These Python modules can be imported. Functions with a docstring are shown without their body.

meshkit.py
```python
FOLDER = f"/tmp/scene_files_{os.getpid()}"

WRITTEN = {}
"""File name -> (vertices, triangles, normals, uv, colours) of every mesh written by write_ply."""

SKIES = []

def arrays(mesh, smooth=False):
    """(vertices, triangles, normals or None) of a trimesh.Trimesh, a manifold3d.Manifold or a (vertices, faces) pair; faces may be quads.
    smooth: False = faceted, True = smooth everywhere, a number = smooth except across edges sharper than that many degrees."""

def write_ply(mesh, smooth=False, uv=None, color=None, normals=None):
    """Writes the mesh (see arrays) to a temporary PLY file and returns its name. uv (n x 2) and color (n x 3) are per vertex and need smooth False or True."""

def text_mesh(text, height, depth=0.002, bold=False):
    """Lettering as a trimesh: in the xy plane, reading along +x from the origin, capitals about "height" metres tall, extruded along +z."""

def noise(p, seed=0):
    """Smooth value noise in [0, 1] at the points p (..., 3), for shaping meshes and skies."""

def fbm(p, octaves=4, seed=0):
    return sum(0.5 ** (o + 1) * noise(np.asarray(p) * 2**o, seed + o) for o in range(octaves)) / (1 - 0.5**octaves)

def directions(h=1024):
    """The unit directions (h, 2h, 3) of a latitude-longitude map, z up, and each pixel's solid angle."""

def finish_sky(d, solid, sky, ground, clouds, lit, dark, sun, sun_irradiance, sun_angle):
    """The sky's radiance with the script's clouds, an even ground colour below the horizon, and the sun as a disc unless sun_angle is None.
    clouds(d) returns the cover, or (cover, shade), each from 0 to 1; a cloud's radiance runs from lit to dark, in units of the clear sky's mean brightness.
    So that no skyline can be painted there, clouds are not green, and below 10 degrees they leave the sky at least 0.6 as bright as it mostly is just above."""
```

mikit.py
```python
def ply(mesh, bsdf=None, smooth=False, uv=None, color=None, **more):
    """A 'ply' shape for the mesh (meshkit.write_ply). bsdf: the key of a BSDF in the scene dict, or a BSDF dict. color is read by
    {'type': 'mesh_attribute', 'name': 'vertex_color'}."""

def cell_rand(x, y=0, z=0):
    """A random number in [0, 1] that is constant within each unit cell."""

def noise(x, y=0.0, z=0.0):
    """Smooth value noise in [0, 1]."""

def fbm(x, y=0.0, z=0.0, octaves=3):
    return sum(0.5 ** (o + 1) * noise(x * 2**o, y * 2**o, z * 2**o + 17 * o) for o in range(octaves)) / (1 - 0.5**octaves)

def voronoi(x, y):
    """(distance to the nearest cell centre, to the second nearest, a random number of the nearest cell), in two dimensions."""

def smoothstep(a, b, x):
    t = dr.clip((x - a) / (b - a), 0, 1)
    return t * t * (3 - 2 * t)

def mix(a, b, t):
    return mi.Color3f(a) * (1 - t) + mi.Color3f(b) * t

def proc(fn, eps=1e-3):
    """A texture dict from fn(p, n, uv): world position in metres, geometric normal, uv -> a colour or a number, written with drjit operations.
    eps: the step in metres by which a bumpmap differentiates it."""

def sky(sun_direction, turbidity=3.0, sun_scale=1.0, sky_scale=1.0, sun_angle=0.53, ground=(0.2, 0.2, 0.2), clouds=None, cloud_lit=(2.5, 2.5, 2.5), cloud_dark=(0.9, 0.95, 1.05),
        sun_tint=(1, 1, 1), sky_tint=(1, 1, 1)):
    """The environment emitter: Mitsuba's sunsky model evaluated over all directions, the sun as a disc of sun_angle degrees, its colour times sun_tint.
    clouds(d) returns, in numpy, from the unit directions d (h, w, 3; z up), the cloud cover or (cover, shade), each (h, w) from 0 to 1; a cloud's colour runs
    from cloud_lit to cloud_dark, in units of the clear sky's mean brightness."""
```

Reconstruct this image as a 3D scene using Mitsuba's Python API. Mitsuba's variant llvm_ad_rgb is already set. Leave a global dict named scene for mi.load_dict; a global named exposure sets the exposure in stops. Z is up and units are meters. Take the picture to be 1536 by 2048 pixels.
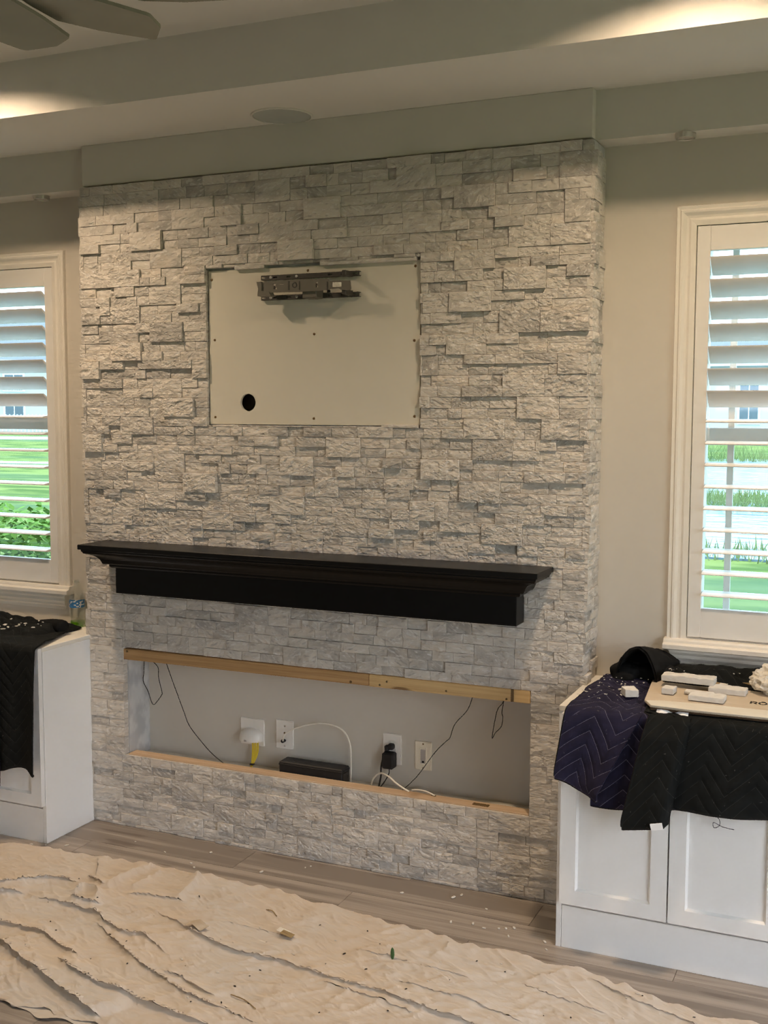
import math, random
import numpy as np, trimesh
import drjit as dr
import mitsuba as mi
import mikit, meshkit
from mikit import proc, noise, fbm, voronoi, cell_rand, smoothstep, mix
from shapely.geometry import Polygon, box as sbox
from shapely.ops import unary_union

T = mi.ScalarTransform4f
scene, labels = {'type': 'scene'}, {}
rng = np.random.default_rng(7)

# ------------------------------------------------------------------ camera, sky, lamps, exposure
exposure = 0.66
EYE = np.array([0.0, -3.935, 1.8133])
YAW, PITCH, ROLL = 0.42156, -0.09020, 0.00250
fw = np.array([-math.sin(YAW)*math.cos(PITCH), math.cos(YAW)*math.cos(PITCH), math.sin(PITCH)])
rt = np.array([math.cos(YAW), math.sin(YAW), 0.0])
up = np.cross(rt, fw)
up = -rt*math.sin(ROLL) + up*math.cos(ROLL)
scene['camera'] = {'type': 'perspective', 'fov': 2*math.degrees(math.atan(768/2265.7)), 'fov_axis': 'x',
                   'near_clip': 0.02, 'far_clip': 1000.0,
                   'to_world': T().look_at(origin=EYE.tolist(), target=(EYE+fw).tolist(), up=up.tolist())}
SKY = 40.0            # an even, bright overcast sky
scene['sky'] = mikit.sky((0.3, -0.5, 0.8), turbidity=4.0, sun_scale=0.0, sky_scale=1.0,
                         ground=(0.12, 0.14, 0.09),
                         clouds=lambda d: (0.97 + 0*d[..., 2], 0.35*meshkit.fbm(d*2.5, 3)),
                         cloud_lit=(SKY*0.95, SKY*1.0, SKY*1.08), cloud_dark=(SKY*0.78, SKY*0.83, SKY*0.92))
CAN_POWER = 490.0     # radiance of the recessed ceiling lamps
CANS = [(-3.20, -0.88), (-0.54, -0.88)]
CAN_COLOR = (1.0, 0.74, 0.50)

# ------------------------------------------------------------------ helpers
def numbered(key):
    if key not in scene and key not in labels:
        return key
    n = 1
    while f'{key}_{n:03d}' in scene or f'{key}_{n:03d}' in labels:
        n += 1
    return f'{key}_{n:03d}'

def thing(name, label, cat, group=None):
    k = numbered(name)
    labels[k] = {'label': label, 'category': cat}
    if group: labels[k]['group'] = group
    return k

def obj(name, mesh, bsdf, parent=None, smooth=False, label=None, **kw):
    k = numbered(f'{parent}__{name}' if parent else name)
    scene[k] = mikit.ply(mesh, bsdf, smooth, **kw)
    if label: labels.setdefault(k, {})['label'] = label
    return k

def solo(name, label, cat, mesh, bsdf, smooth=False, group=None, **kw):
    k = numbered(name)
    scene[k] = mikit.ply(mesh, bsdf, smooth, **kw)
    labels[k] = {'label': label, 'category': cat}
    if group: labels[k]['group'] = group
    return k

def struct(name, mesh, bsdf, parent=None, smooth=False, label=None, **kw):
    k = obj(name, mesh, bsdf, parent, smooth, **kw)
    if not parent:
        labels[k] = {'kind': 'structure'}
        if label: labels[k]['label'] = label
    return k

def cat(*ms):
    out = []
    for m in ms:
        out += m if isinstance(m, list) else [m]
    return trimesh.util.concatenate(out)

def box(x0, x1, y0, y1, z0, z1, b=0.0):
    if b <= 0:
        m = trimesh.creation.box(extents=(x1-x0, y1-y0, z1-z0))
        m.apply_translation(((x0+x1)/2, (y0+y1)/2, (z0+z1)/2))
        return m
    P = []
    for sx, xa in ((1, x0), (-1, x1)):
        for sy, ya in ((1, y0), (-1, y1)):
            for sz, za in ((1, z0), (-1, z1)):
                P += [(xa, ya+sy*b, za+sz*b), (xa+sx*b, ya, za+sz*b), (xa+sx*b, ya+sy*b, za)]
    return trimesh.convex.convex_hull(np.array(P))

def xform(m, M):
    m = m.copy(); m.apply_transform(M); return m

def R(axis, deg, point=(0, 0, 0)):
    return trimesh.transformations.rotation_matrix(math.radians(deg), axis, point)

def move(m, x, y, z):
    m = m.copy(); m.apply_translation((x, y, z)); return m

def spline(P, n=8):
    P = np.asarray(P, float)
    if len(P) < 3: return P
    Q = np.vstack([2*P[0]-P[1], P, 2*P[-1]-P[-2]])
    out = []
    for i in range(1, len(Q)-2):
        a, b, c, d = Q[i-1:i+3]
        for t in np.arange(n)/n:
            out.append(0.5*((2*b)+(c-a)*t+(2*a-5*b+4*c-d)*t*t+(-a+3*b-3*c+d)*t**3))
    out.append(P[-1])
    return np.array(out)

def tube(P, r, sides=8, n=6, closed=True):
    P = spline(P, n)
    t = np.gradient(P, axis=0); t /= np.linalg.norm(t, axis=1, keepdims=True)+1e-12
    a = np.zeros_like(P)
    v = np.cross(t[0], (0, 0, 1.0) if abs(t[0][2]) < .9 else (1.0, 0, 0)); v /= np.linalg.norm(v)
    for i in range(len(P)):
        v = v-t[i]*(v@t[i]); v /= np.linalg.norm(v); a[i] = v
    b = np.cross(t, a)
    ang = np.arange(sides)*2*np.pi/sides
    rr = np.broadcast_to(r, (len(P),))[:, None, None]
    V = (P[:, None]+rr*(np.cos(ang)[None, :, None]*a[:, None]+np.sin(ang)[None, :, None]*b[:, None])).reshape(-1, 3)
    F = []
    m = len(P)
    for i in range(m-1):
        for j in range(sides):
            p, q = i*sides+j, i*sides+(j+1) % sides
            F += [(p, q, q+sides), (p, q+sides, p+sides)]
    if closed:
        V = np.vstack([V, P[0], P[-1]])
        for j in range(sides):
            F += [(m*sides, (j+1) % sides, j), (m*sides+1, (m-1)*sides+j, (m-1)*sides+(j+1) % sides)]
    return trimesh.Trimesh(V, F, process=False)

def lathe(prof, n=32, at=(0, 0, 0)):
    prof = np.asarray(prof, float)
    ang = np.arange(n)*2*np.pi/n
    V = np.stack([prof[:, None, 0]*np.cos(ang), prof[:, None, 0]*np.sin(ang), prof[:, None, 1]+0*ang], -1).reshape(-1, 3)
    F = []
    for i in range(len(prof)-1):
        for j in range(n):
            p, q = i*n+j, i*n+(j+1) % n
            F += [(p, q, q+n), (p, q+n, p+n)]
    m = trimesh.Trimesh(V, F, process=False); m.apply_translation(at)
    return m

def disc(r, z, at, n=32, flip=False):
    ang = np.arange(n)*2*np.pi/n
    V = np.vstack([np.stack([r*np.cos(ang), r*np.sin(ang), 0*ang+z], 1), [[0, 0, z]]])+np.array(at)
    F = [(n, j, (j+1) % n) for j in range(n)]
    if flip: F = [f[::-1] for f in F]
    return trimesh.Trimesh(V, F, process=False)

def extrude_xz(poly, y0, y1):
    """a shapely polygon drawn in x and z, made solid from y0 to y1"""
    out = []
    for g in getattr(poly, 'geoms', [poly]):
        m = trimesh.creation.extrude_polygon(g, y1-y0, engine='earcut')
        V = m.vertices.copy()
        m = trimesh.Trimesh(np.stack([V[:, 0], y1-V[:, 2], V[:, 1]], 1), m.faces, process=False)
        out.append(m)
    return cat(out)

def extrude_xy(poly, z0, z1):
    out = [move(trimesh.creation.extrude_polygon(g, z1-z0, engine='earcut'), 0, 0, z0) for g in getattr(poly, 'geoms', [poly])]
    return cat(out)

def prism_x(prof, x0, x1, d0=None, d1=None):
    """profile of (y, z) points swept along x; d0/d1: extra x per point at the two ends (mitres)"""
    prof = np.asarray(prof, float); n = len(prof)
    d0 = np.zeros(n) if d0 is None else np.asarray(d0); d1 = np.zeros(n) if d1 is None else np.asarray(d1)
    A = np.column_stack([x0+d0, prof]); B = np.column_stack([x1+d1, prof])
    V = np.vstack([A, B]); F = []
    for i in range(n):
        j = (i+1) % n
        F += [(i, j, n+j), (i, n+j, n+i)]
    cap = trimesh.creation.triangulate_polygon(Polygon(prof), engine='earcut')
    idx = [int(np.argmin(((prof-p)**2).sum(1))) for p in cap[0]]
    for f in cap[1]:
        a, b, c = (idx[k] for k in f)
        F += [(a, b, c), (n+c, n+b, n+a)]
    m = trimesh.Trimesh(V, F, process=False); m.fix_normals()
    return m

def grid(fn, nu, nv, thick=0.0):
    """a sheet from fn(u, v) -> points, u and v from 0 to 1; thick closes it with a second face behind"""
    u, v = np.meshgrid(np.linspace(0, 1, nu), np.linspace(0, 1, nv), indexing='ij')
    P = np.asarray(fn(u, v)).reshape(-1, 3) if not isinstance(fn, np.ndarray) else fn.reshape(-1, 3)
    i, j = np.meshgrid(np.arange(nu-1), np.arange(nv-1), indexing='ij')
    a = (i*nv+j).ravel()
    F = np.vstack([np.stack([a, a+nv, a+nv+1], 1), np.stack([a, a+nv+1, a+1], 1)])
    if thick:
        m = trimesh.Trimesh(P, F, process=False)
        N = np.array(m.vertex_normals)
        Q = P-N*thick
        n = len(P)
        rim = list(range(0, nv)) + [k*nv+nv-1 for k in range(1, nu)] + [(nu-1)*nv+k for k in range(nv-2, -1, -1)] + [k*nv for k in range(nu-2, 0, -1)]
        E = []
        for k in range(len(rim)):
            p, q = rim[k], rim[(k+1) % len(rim)]
            E += [(p, n+q, q), (p, n+p, n+q)]
        return trimesh.Trimesh(np.vstack([P, Q]), np.vstack([F, F[:, ::-1]+n, np.array(E)]), process=False)
    return trimesh.Trimesh(P, F, process=False)

def lump(size, at, seed, amp=.25, sub=2, rot=0):
    """a chipped, irregular little solid"""
    m = trimesh.creation.icosphere(subdivisions=sub, radius=1.0)
    v = np.array(m.vertices)
    v *= (1+amp*(meshkit.fbm(v*1.3+seed*7.1, 2, seed)-.5)*2)[:, None]
    v = np.sign(v)*np.abs(v)**.75
    m = trimesh.Trimesh(v*np.array(size)/2, m.faces, process=False)
    m.apply_transform(R((0, 0, 1), rot)); m.apply_translation(at)
    return m

# ------------------------------------------------------------------ materials
def mat(key, color, rough=0.6, spec=0.4, metal=0.0, bump=None, bscale=0.001, eps=1e-3, twosided=True, **kw):
    c = {'type': 'rgb', 'value': list(color)} if isinstance(color, (tuple, list)) else color
    b = {'type': 'principled', 'base_color': c, 'roughness': rough, 'specular': spec, 'metallic': metal, **kw}
    if bump is not None:
        b = {'type': 'bumpmap', 'arbitrary': proc(bump, eps), 'scale': bscale, 'bsdf': b}
    scene[key] = {'type': 'twosided', 'bsdf': b} if twosided else b
    return key

def paint(c, amt=0.03, f=1.6):
    def fn(p, n, uv):
        return mi.Color3f(*c)*(1-amt+2*amt*fbm(p.x*f, p.y*f, p.z*f, 3))
    return proc(fn)

def peel(p, n, uv):
    return fbm(p.x*90, p.y*90, p.z*90, 2)

mat('wall_paint', paint((.555, .52, .46)), .75, .25, bump=peel, bscale=.0012)
mat('ceiling_paint', paint((.62, .60, .55)), .85, .15, bump=peel, bscale=.0016)
mat('header_paint', paint((.565, .545, .49)), .8, .2, bump=peel, bscale=.0006)
mat('trim_white', paint((.70, .665, .60), .015), .4, .45)
mat('shutter_white', paint((.72, .70, .665), .01), .42, .45)
mat('cabinet_white', paint((.76, .765, .765), .01), .34, .5)
mat('cabinet_top', paint((.72, .70, .65), .02), .4, .45)
mat('black_paint', paint((.003, .003, .0032), .05), .34, .20)
mat('board_cream', paint((.57, .54, .46), .02, 4), .7, .25)
mat('mount_metal', (.12, .11, .09), .5, .5)
mat('mount_dark', (.045, .041, .035), .5, .5)
mat('mount_slot', (.40, .38, .33), .5, .4)
mat('steel', (.62, .61, .58), .3, .5, metal=.9)
mat('screw_dark', (.12, .075, .03), .5, .4)
mat('black_hole', (.01, .01, .01), .9, .1)
mat('plastic_white', (.74, .715, .67), .35, .5)
mat('plate_ivory', (.76, .70, .58), .35, .5)
mat('plastic_grey', (.42, .39, .36), .5, .4)
mat('plastic_black', (.012, .012, .013), .5, .3)
mat('wire_black', (.02, .018, .016), .5, .4)
mat('cable_white', (.74, .70, .62), .4, .5)
mat('cable_yellow', (.70, .54, .04), .4, .5)
mat('speaker_grille', paint((.40, .42, .39), .04, 40), .8, .2)
mat('fan_blade', paint((.25, .24, .18), .12, 6), .6, .3)
mat('fan_metal', (.03, .025, .02), .4, .5)
mat('cement_board', proc(lambda p, n, uv: mix((.40, .405, .41), (.53, .53, .525), smoothstep(.35, .7, fbm(p.x*30, p.y*22, p.z*14, 3)))), .8, .2)
mat('tag_white', (.80, .81, .83), .7, .2)
mat('paper_white', (.66, .62, .54), .75, .2)

def stone_color(p, n, uv):
    k = dr.floor(uv.x)
    a, b, c = cell_rand(k, 3), cell_rand(k, 11), cell_rand(k, 23)
    q = mi.Point3f(p.x+a*31, p.y+b*17, p.z+c*23)
    s = (b-.5)*1.6
    e = q.x+q.z*s
    v1 = fbm(e*16, q.y*16, (q.z-q.x*s)*30, 4)
    v2 = fbm(e*55+40, q.y*40, (q.z-q.x*s)*120, 3)
    t = dr.clip(.04+a*a*.80+(v1-.5)*1.4+(v2-.5)*.5, 0, 1)
    col = mix((.56, .525, .475), (.335, .32, .30), t)
    col = mix(col, (.60, .53, .45), smoothstep(.55, .8, fbm(q.x*9+5, q.y*9, q.z*13, 2))*.6*c)
    vein = smoothstep(.56, .70, v2)*.5
    col = mix(col, (.25, .24, .23), smoothstep(.60, .78, fbm(e*42+9, q.y*40, (q.z-q.x*s)*95, 3))*.55)
    return mix(col, (.70, .69, .67), vein)

def stone_bump(p, n, uv):
    k = dr.floor(uv.x)
    a, b = cell_rand(k, 5), cell_rand(k, 7)
    s = (b-.5)*2.2
    e, g = p.x+p.y*.7+p.z*s, p.z-p.x*s*.6
    h = fbm(e*38+a*50, g*70+b*40, p.y*40, 4)
    r = 1-dr.abs(fbm(e*24+b*90, g*44+7, a*30, 3)*2-1)
    return h*.7+r*.6+.35*fbm(e*140+a*9, g*170, p.y*150, 2)

mat('stone', proc(stone_color), .6, .35, bump=stone_bump, bscale=.0105, eps=7e-4)

def wood_fn(c1, c2, knots=True):
    def fn(p, n, uv):
        g = fbm(p.x*2.5, p.y*90, p.z*90, 4)
        g2 = fbm(p.x*9+4, p.y*240, p.z*240, 2)
        col = mix(c1, c2, smoothstep(.3, .75, g*.75+g2*.25))
        if knots:
            d1, d2, w = voronoi(p.x*2.3, p.z*9)
            col = mix(col, (.16, .085, .035), smoothstep(.12, .05, d1)*.85)
        return col
    return fn
mat('lumber_brown', proc(wood_fn((.46, .29, .14), (.36, .21, .09))), .7, .25)
mat('lumber_pine', proc(wood_fn((.62, .44, .22), (.50, .32, .14))), .7, .25)
mat('lumber_pale', proc(wood_fn((.50, .375, .26), (.40, .28, .18))), .75, .2)
mat('wood_scrap', proc(wood_fn((.34, .25, .13), (.20, .14, .07), False)), .8, .2)

def plank_color(p, n, uv):
    k = dr.floor(uv.x)
    a, b = cell_rand(k, 3), cell_rand(k, 9)
    g = fbm(p.x*1.3+a*40, p.y*26+b*30, k, 4)
    f = fbm(p.x*6+a*9, p.y*150+b*70, 1, 3)
    col = mix((.36, .315, .275), (.21, .18, .155), smoothstep(.28, .72, g*.8+f*.25+(b-.5)*.25))
    kn = fbm(p.x*3.5+b*60, p.y*22+a*20, 2, 3)
    return mix(col, (.13, .10, .08), smoothstep(.68, .82, kn)*.75)
mat('plank', proc(plank_color), .42, .4, bump=lambda p, n, uv: fbm(p.x*8, p.y*160, 1, 2), bscale=.0003)

def canvas_color(p, n, uv):
    g = fbm(p.x*3.1, p.y*3.7, 4, 4)
    w = fbm(p.x*14, p.y*16, 3, 3)
    col = mix((.56, .49, .415), (.55, .505, .455), smoothstep(.35, .65, g))
    return mix(col, (.50, .415, .33), smoothstep(.55, .75, w)*.35)
mat('canvas', proc(canvas_color), .9, .1, bump=lambda p, n, uv: fbm(p.x*45+p.y*20, p.y*60-p.x*25, p.z*30, 3), bscale=.0030)

def quilt(base, thread, amt):
    """moving blanket: rows of chevron stitching, uv in metres of cloth"""
    def fn(p, n, uv):
        u, v = uv.x/.16, uv.y/.050
        tri = dr.abs(u-dr.floor(u)-.5)*2
        w = v-tri*1.9
        d = dr.abs(w-dr.floor(w)-.5)
        line = smoothstep(.468, .493, d)*smoothstep(.25, .5, fbm(uv.x*60, uv.y*60, 1, 2)+.12)
        lint = smoothstep(.86, .92, fbm(uv.x*95, uv.y*95, 8, 2))
        col = mi.Color3f(*base)*(.7+.6*fbm(uv.x*30, uv.y*30, 2, 3))
        return mix(mix(col, thread, line*amt), (.20, .19, .18), lint*.2)
    return proc(fn)
def quilt_bump(p, n, uv):
    u, v = uv.x/.16, uv.y/.050
    tri = dr.abs(u-dr.floor(u)-.5)*2
    w = v-tri*1.9
    d = dr.abs(w-dr.floor(w)-.5)
    return smoothstep(.5, .15, d)+.5*fbm(uv.x*40, uv.y*40, 1, 3)
mat('navy_quilt', quilt((.016, .0145, .034), (.13, .125, .17), .8), .9, .15, bump=quilt_bump, bscale=.0025, sheen=.3)
mat('black_quilt', quilt((.0085, .0095, .0095), (.05, .05, .048), .4), .9, .12, bump=quilt_bump, bscale=.0025, sheen=.15)
mat('black_cloth', proc(lambda p, n, uv: mi.Color3f(.009, .009, .009)*(.6+.9*fbm(p.x*40, p.y*40, p.z*40, 3))), .9, .12, bump=lambda p, n, uv: fbm(p.x*35, p.y*35, p.z*35, 3), bscale=.006, sheen=.1)
mat('binding', (.008, .008, .009), .8, .2)
mat('cardboard', proc(lambda p, n, uv: mix((.50, .425, .33), (.43, .36, .275), fbm(p.x*12, p.y*50, 1, 3))), .85, .15)
mat('cardboard_pale', proc(lambda p, n, uv: mix((.60, .58, .515), (.52, .48, .40), fbm(p.x*9, p.y*30, 1, 3))), .8, .15)
mat('cardboard_edge', (.10, .06, .035), .9, .1)
mat('ink', (.03, .028, .025), .8, .1)
mat('offcut', proc(lambda p, n, uv: mix((.66, .645, .61), (.50, .49, .465), fbm(p.x*60, p.y*60, p.z*60, 3))), .7, .25, bump=lambda p, n, uv: fbm(p.x*120, p.y*120, p.z*120, 3), bscale=.002)
mat('debris', (.55, .525, .48), .8, .2)
mat('leaf_green', (.06, .12, .045), .7, .2)
mat('grass', proc(lambda p, n, uv: mix(mix((.075, .115, .03), (.18, .21, .06), smoothstep(.3, .7, fbm(p.x*.9, p.y*2.2, 1, 4))), (.10, .15, .08), smoothstep(.5, .75, fbm(p.x*.12, p.y*.3, 5, 3))*.7)), .95, .05)
mat('hedge_leaf', proc(lambda p, n, uv: mix((.06, .17, .035), (.26, .38, .06), fbm(p.x*7, p.y*7, p.z*7, 3))), .8, .1)
mat('reeds', proc(lambda p, n, uv: mix((.11, .20, .06), (.25, .26, .11), fbm(p.x*.6, p.y*.6, 1, 3))), .9, .05)
mat('asphalt', (.33, .33, .33), .9, .1)
mat('pond_water', proc(lambda p, n, uv: mix((.17, .22, .27), (.13, .17, .06), smoothstep(.50, .62, fbm(p.x*.30, p.y*.75, 2, 4))*.85)), .15, .6, bump=lambda p, n, uv: fbm(p.x*1.5, p.y*4, 1, 3), bscale=.02, eps=.02)
mat('house_wall', (.62, .63, .63), .8, .1)
mat('house_trim', (.80, .80, .80), .7, .1)
mat('house_roof', (.24, .23, .23), .9, .1)
mat('house_glass', (.12, .15, .17), .1, .6)
scene['tinted_glass'] = {'type': 'thindielectric', 'specular_reflectance': {'type': 'rgb', 'value': [.5, .5, .5]},
                         'specular_transmittance': {'type': 'rgb', 'value': [.42, .61, .72]}}
scene['bottle_plastic'] = {'type': 'thindielectric', 'specular_transmittance': {'type': 'rgb', 'value': [.93, .95, .94]}}
mat('bottle_label', proc(lambda p, n, uv: mix((.05, .19, .42), (.62, .66, .70), smoothstep(.62, .66, noise(p.x*90, p.y*90, p.z*140)))), .4, .4)
scene['green_liquid'] = {'type': 'thindielectric', 'specular_transmittance': {'type': 'rgb', 'value': [.42, .72, .10]}}

# ------------------------------------------------------------------ the room
YB = 0.16                       # face of the window wall; the chimney breast stands 0.16 proud of it
XL, XR = -3.168, -0.978         # the breast's sides
ZS, ZC, ZU = 2.745, 2.914, 3.12  # soffit, lower ceiling, tray ceiling
X0, X1, Y0 = -5.3, 1.9, -7.2    # the room
LW = (-4.32, -3.462, 1.012, 2.446)   # window openings x0 x1 z0 z1
RW = (-0.648, 0.210, 1.005, 2.450)

hole = unary_union([sbox(LW[0], LW[2], LW[1], LW[3]), sbox(RW[0], RW[2], RW[1], RW[3])])
struct('wall_back', extrude_xz(sbox(X0-.15, -.15, X1+.15, 3.3).difference(hole), YB, YB+.16), 'wall_paint',
       label='beige painted wall behind the stone chimney breast, with two shuttered windows')
struct('wall_left', box(X0-.15, X0, Y0, YB, -.1, 3.3), 'wall_paint')
# wide openings to the terrace, beside and behind the camera: where the daylight comes in
op = sbox(-4.1, .05, -1.4, 2.40)
m = extrude_xz(sbox(Y0-.15, -.1, YB, 3.3).difference(op), 0, .15)
m.apply_transform(R((0, 0, 1), 90)); m.apply_translation((X1+.15, 0, 0))
struct('wall_right', m, 'wall_paint')
struct('wall_front', extrude_xz(sbox(X0, -.1, X1, 3.3).difference(sbox(-2.1, .9, -1.1, 2.1)), Y0-.15, Y0), 'wall_paint')

# tray ceiling: a flat lower band along the walls and a raised middle
TX0, TX1, TY0, TY1 = -4.75, 1.35, -6.6, -0.486
ring = sbox(X0-.15, Y0-.15, X1+.15, YB+.16).difference(sbox(TX0, TY0, TX1, TY1))
struct('ceiling', cat(extrude_xy(ring, ZC, ZU+.05)), 'ceiling_paint',
       label='grey white lower ceiling band above the stone wall')
cans_cut = unary_union([Polygon([(x+.078*math.cos(a), y+.078*math.sin(a)) for a in np.arange(40)*math.pi/20]) for x, y in CANS])
struct('ceiling_tray', extrude_xy(sbox(TX0-.1, TY0-.1, TX1+.1, TY1+.1).difference(cans_cut), ZU, ZU+.06), 'ceiling_paint',
       label='raised tray ceiling above the ceiling fan')

# header over the stone and the soffit over the windows
struct('trim_1', box(XL+.003, XR-.005, 0, YB, ZS+.002, ZC, .002), 'header_paint', label='painted header board between stone wall and ceiling')
for x0, x1, w in ((X0, XL+.003, 2), (XR-.005, X1, 3)):
    struct(f'trim_{w}', box(x0, x1, .04, YB, ZS, ZC), 'header_paint', label='painted soffit above the %s window' % ('left' if w == 2 else 'right'))

# floor: planks laid along the wall
struct('floor', box(X0-.15, X1+.15, Y0-.15, YB+.1, -.12, -.004), 'plank', label='grey brown wood plank floor, mostly under a drop cloth')
PW, PL = .186, 1.22
kid = 0
for r in range(24):
    yb_ = YB - r*PW
    off = (r*0.437 % 1)*PL
    for c in range(-1, 7):
        x0 = X0+off+c*PL; x1 = min(x0+PL, X1); x0 = max(x0, X0)
        if x1-x0 < .05: continue
        kid += 1
        c_ = .0012
        V = np.array([(x0+c_, yb_-PW+c_, 0), (x1-c_, yb_-PW+c_, 0), (x1-c_, yb_-c_, 0), (x0+c_, yb_-c_, 0),
                      (x0, yb_-PW, -.0035), (x1, yb_-PW, -.0035), (x1, yb_, -.0035), (x0, yb_, -.0035)])
        F = [(0, 1, 2), (0, 2, 3)]
        for i in range(4):
            j = (i+1) % 4
            F += [(i, 4+i, 4+j), (i, 4+j, j)]
        uv = np.column_stack([kid+.1+.8*(V[:, 0]-x0)/PL, (V[:, 1]-yb_)/PW])
        obj('plank', (V, np.array(F)), 'plank', 'floor', uv=uv)

# ------------------------------------------------------------------ stone chimney breast
K = 1.0635
NICHE = (-2.985, -1.170, .325, .790)
TV = (-2.545, -1.612, 1.749, 2.375)
core = sbox(XL, 0, XR, ZS-.004).difference(unary_union([sbox(NICHE[0], NICHE[2]-.03, NICHE[1], NICHE[3]),
       sbox(TV[0]+.03, TV[2]+.03, TV[1]-.03, TV[3]-.03)]))
sides = [box(XL, XL+.02, .03, YB, 0, ZS-.004), box(XR-.02, XR, .03, YB, 0, ZS-.004)]
struct('wall_chimney_breast', cat(extrude_xz(core, .012, .03), *sides), 'cement_board',
       label='projecting chimney breast clad in white grey split face ledger stone')

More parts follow.
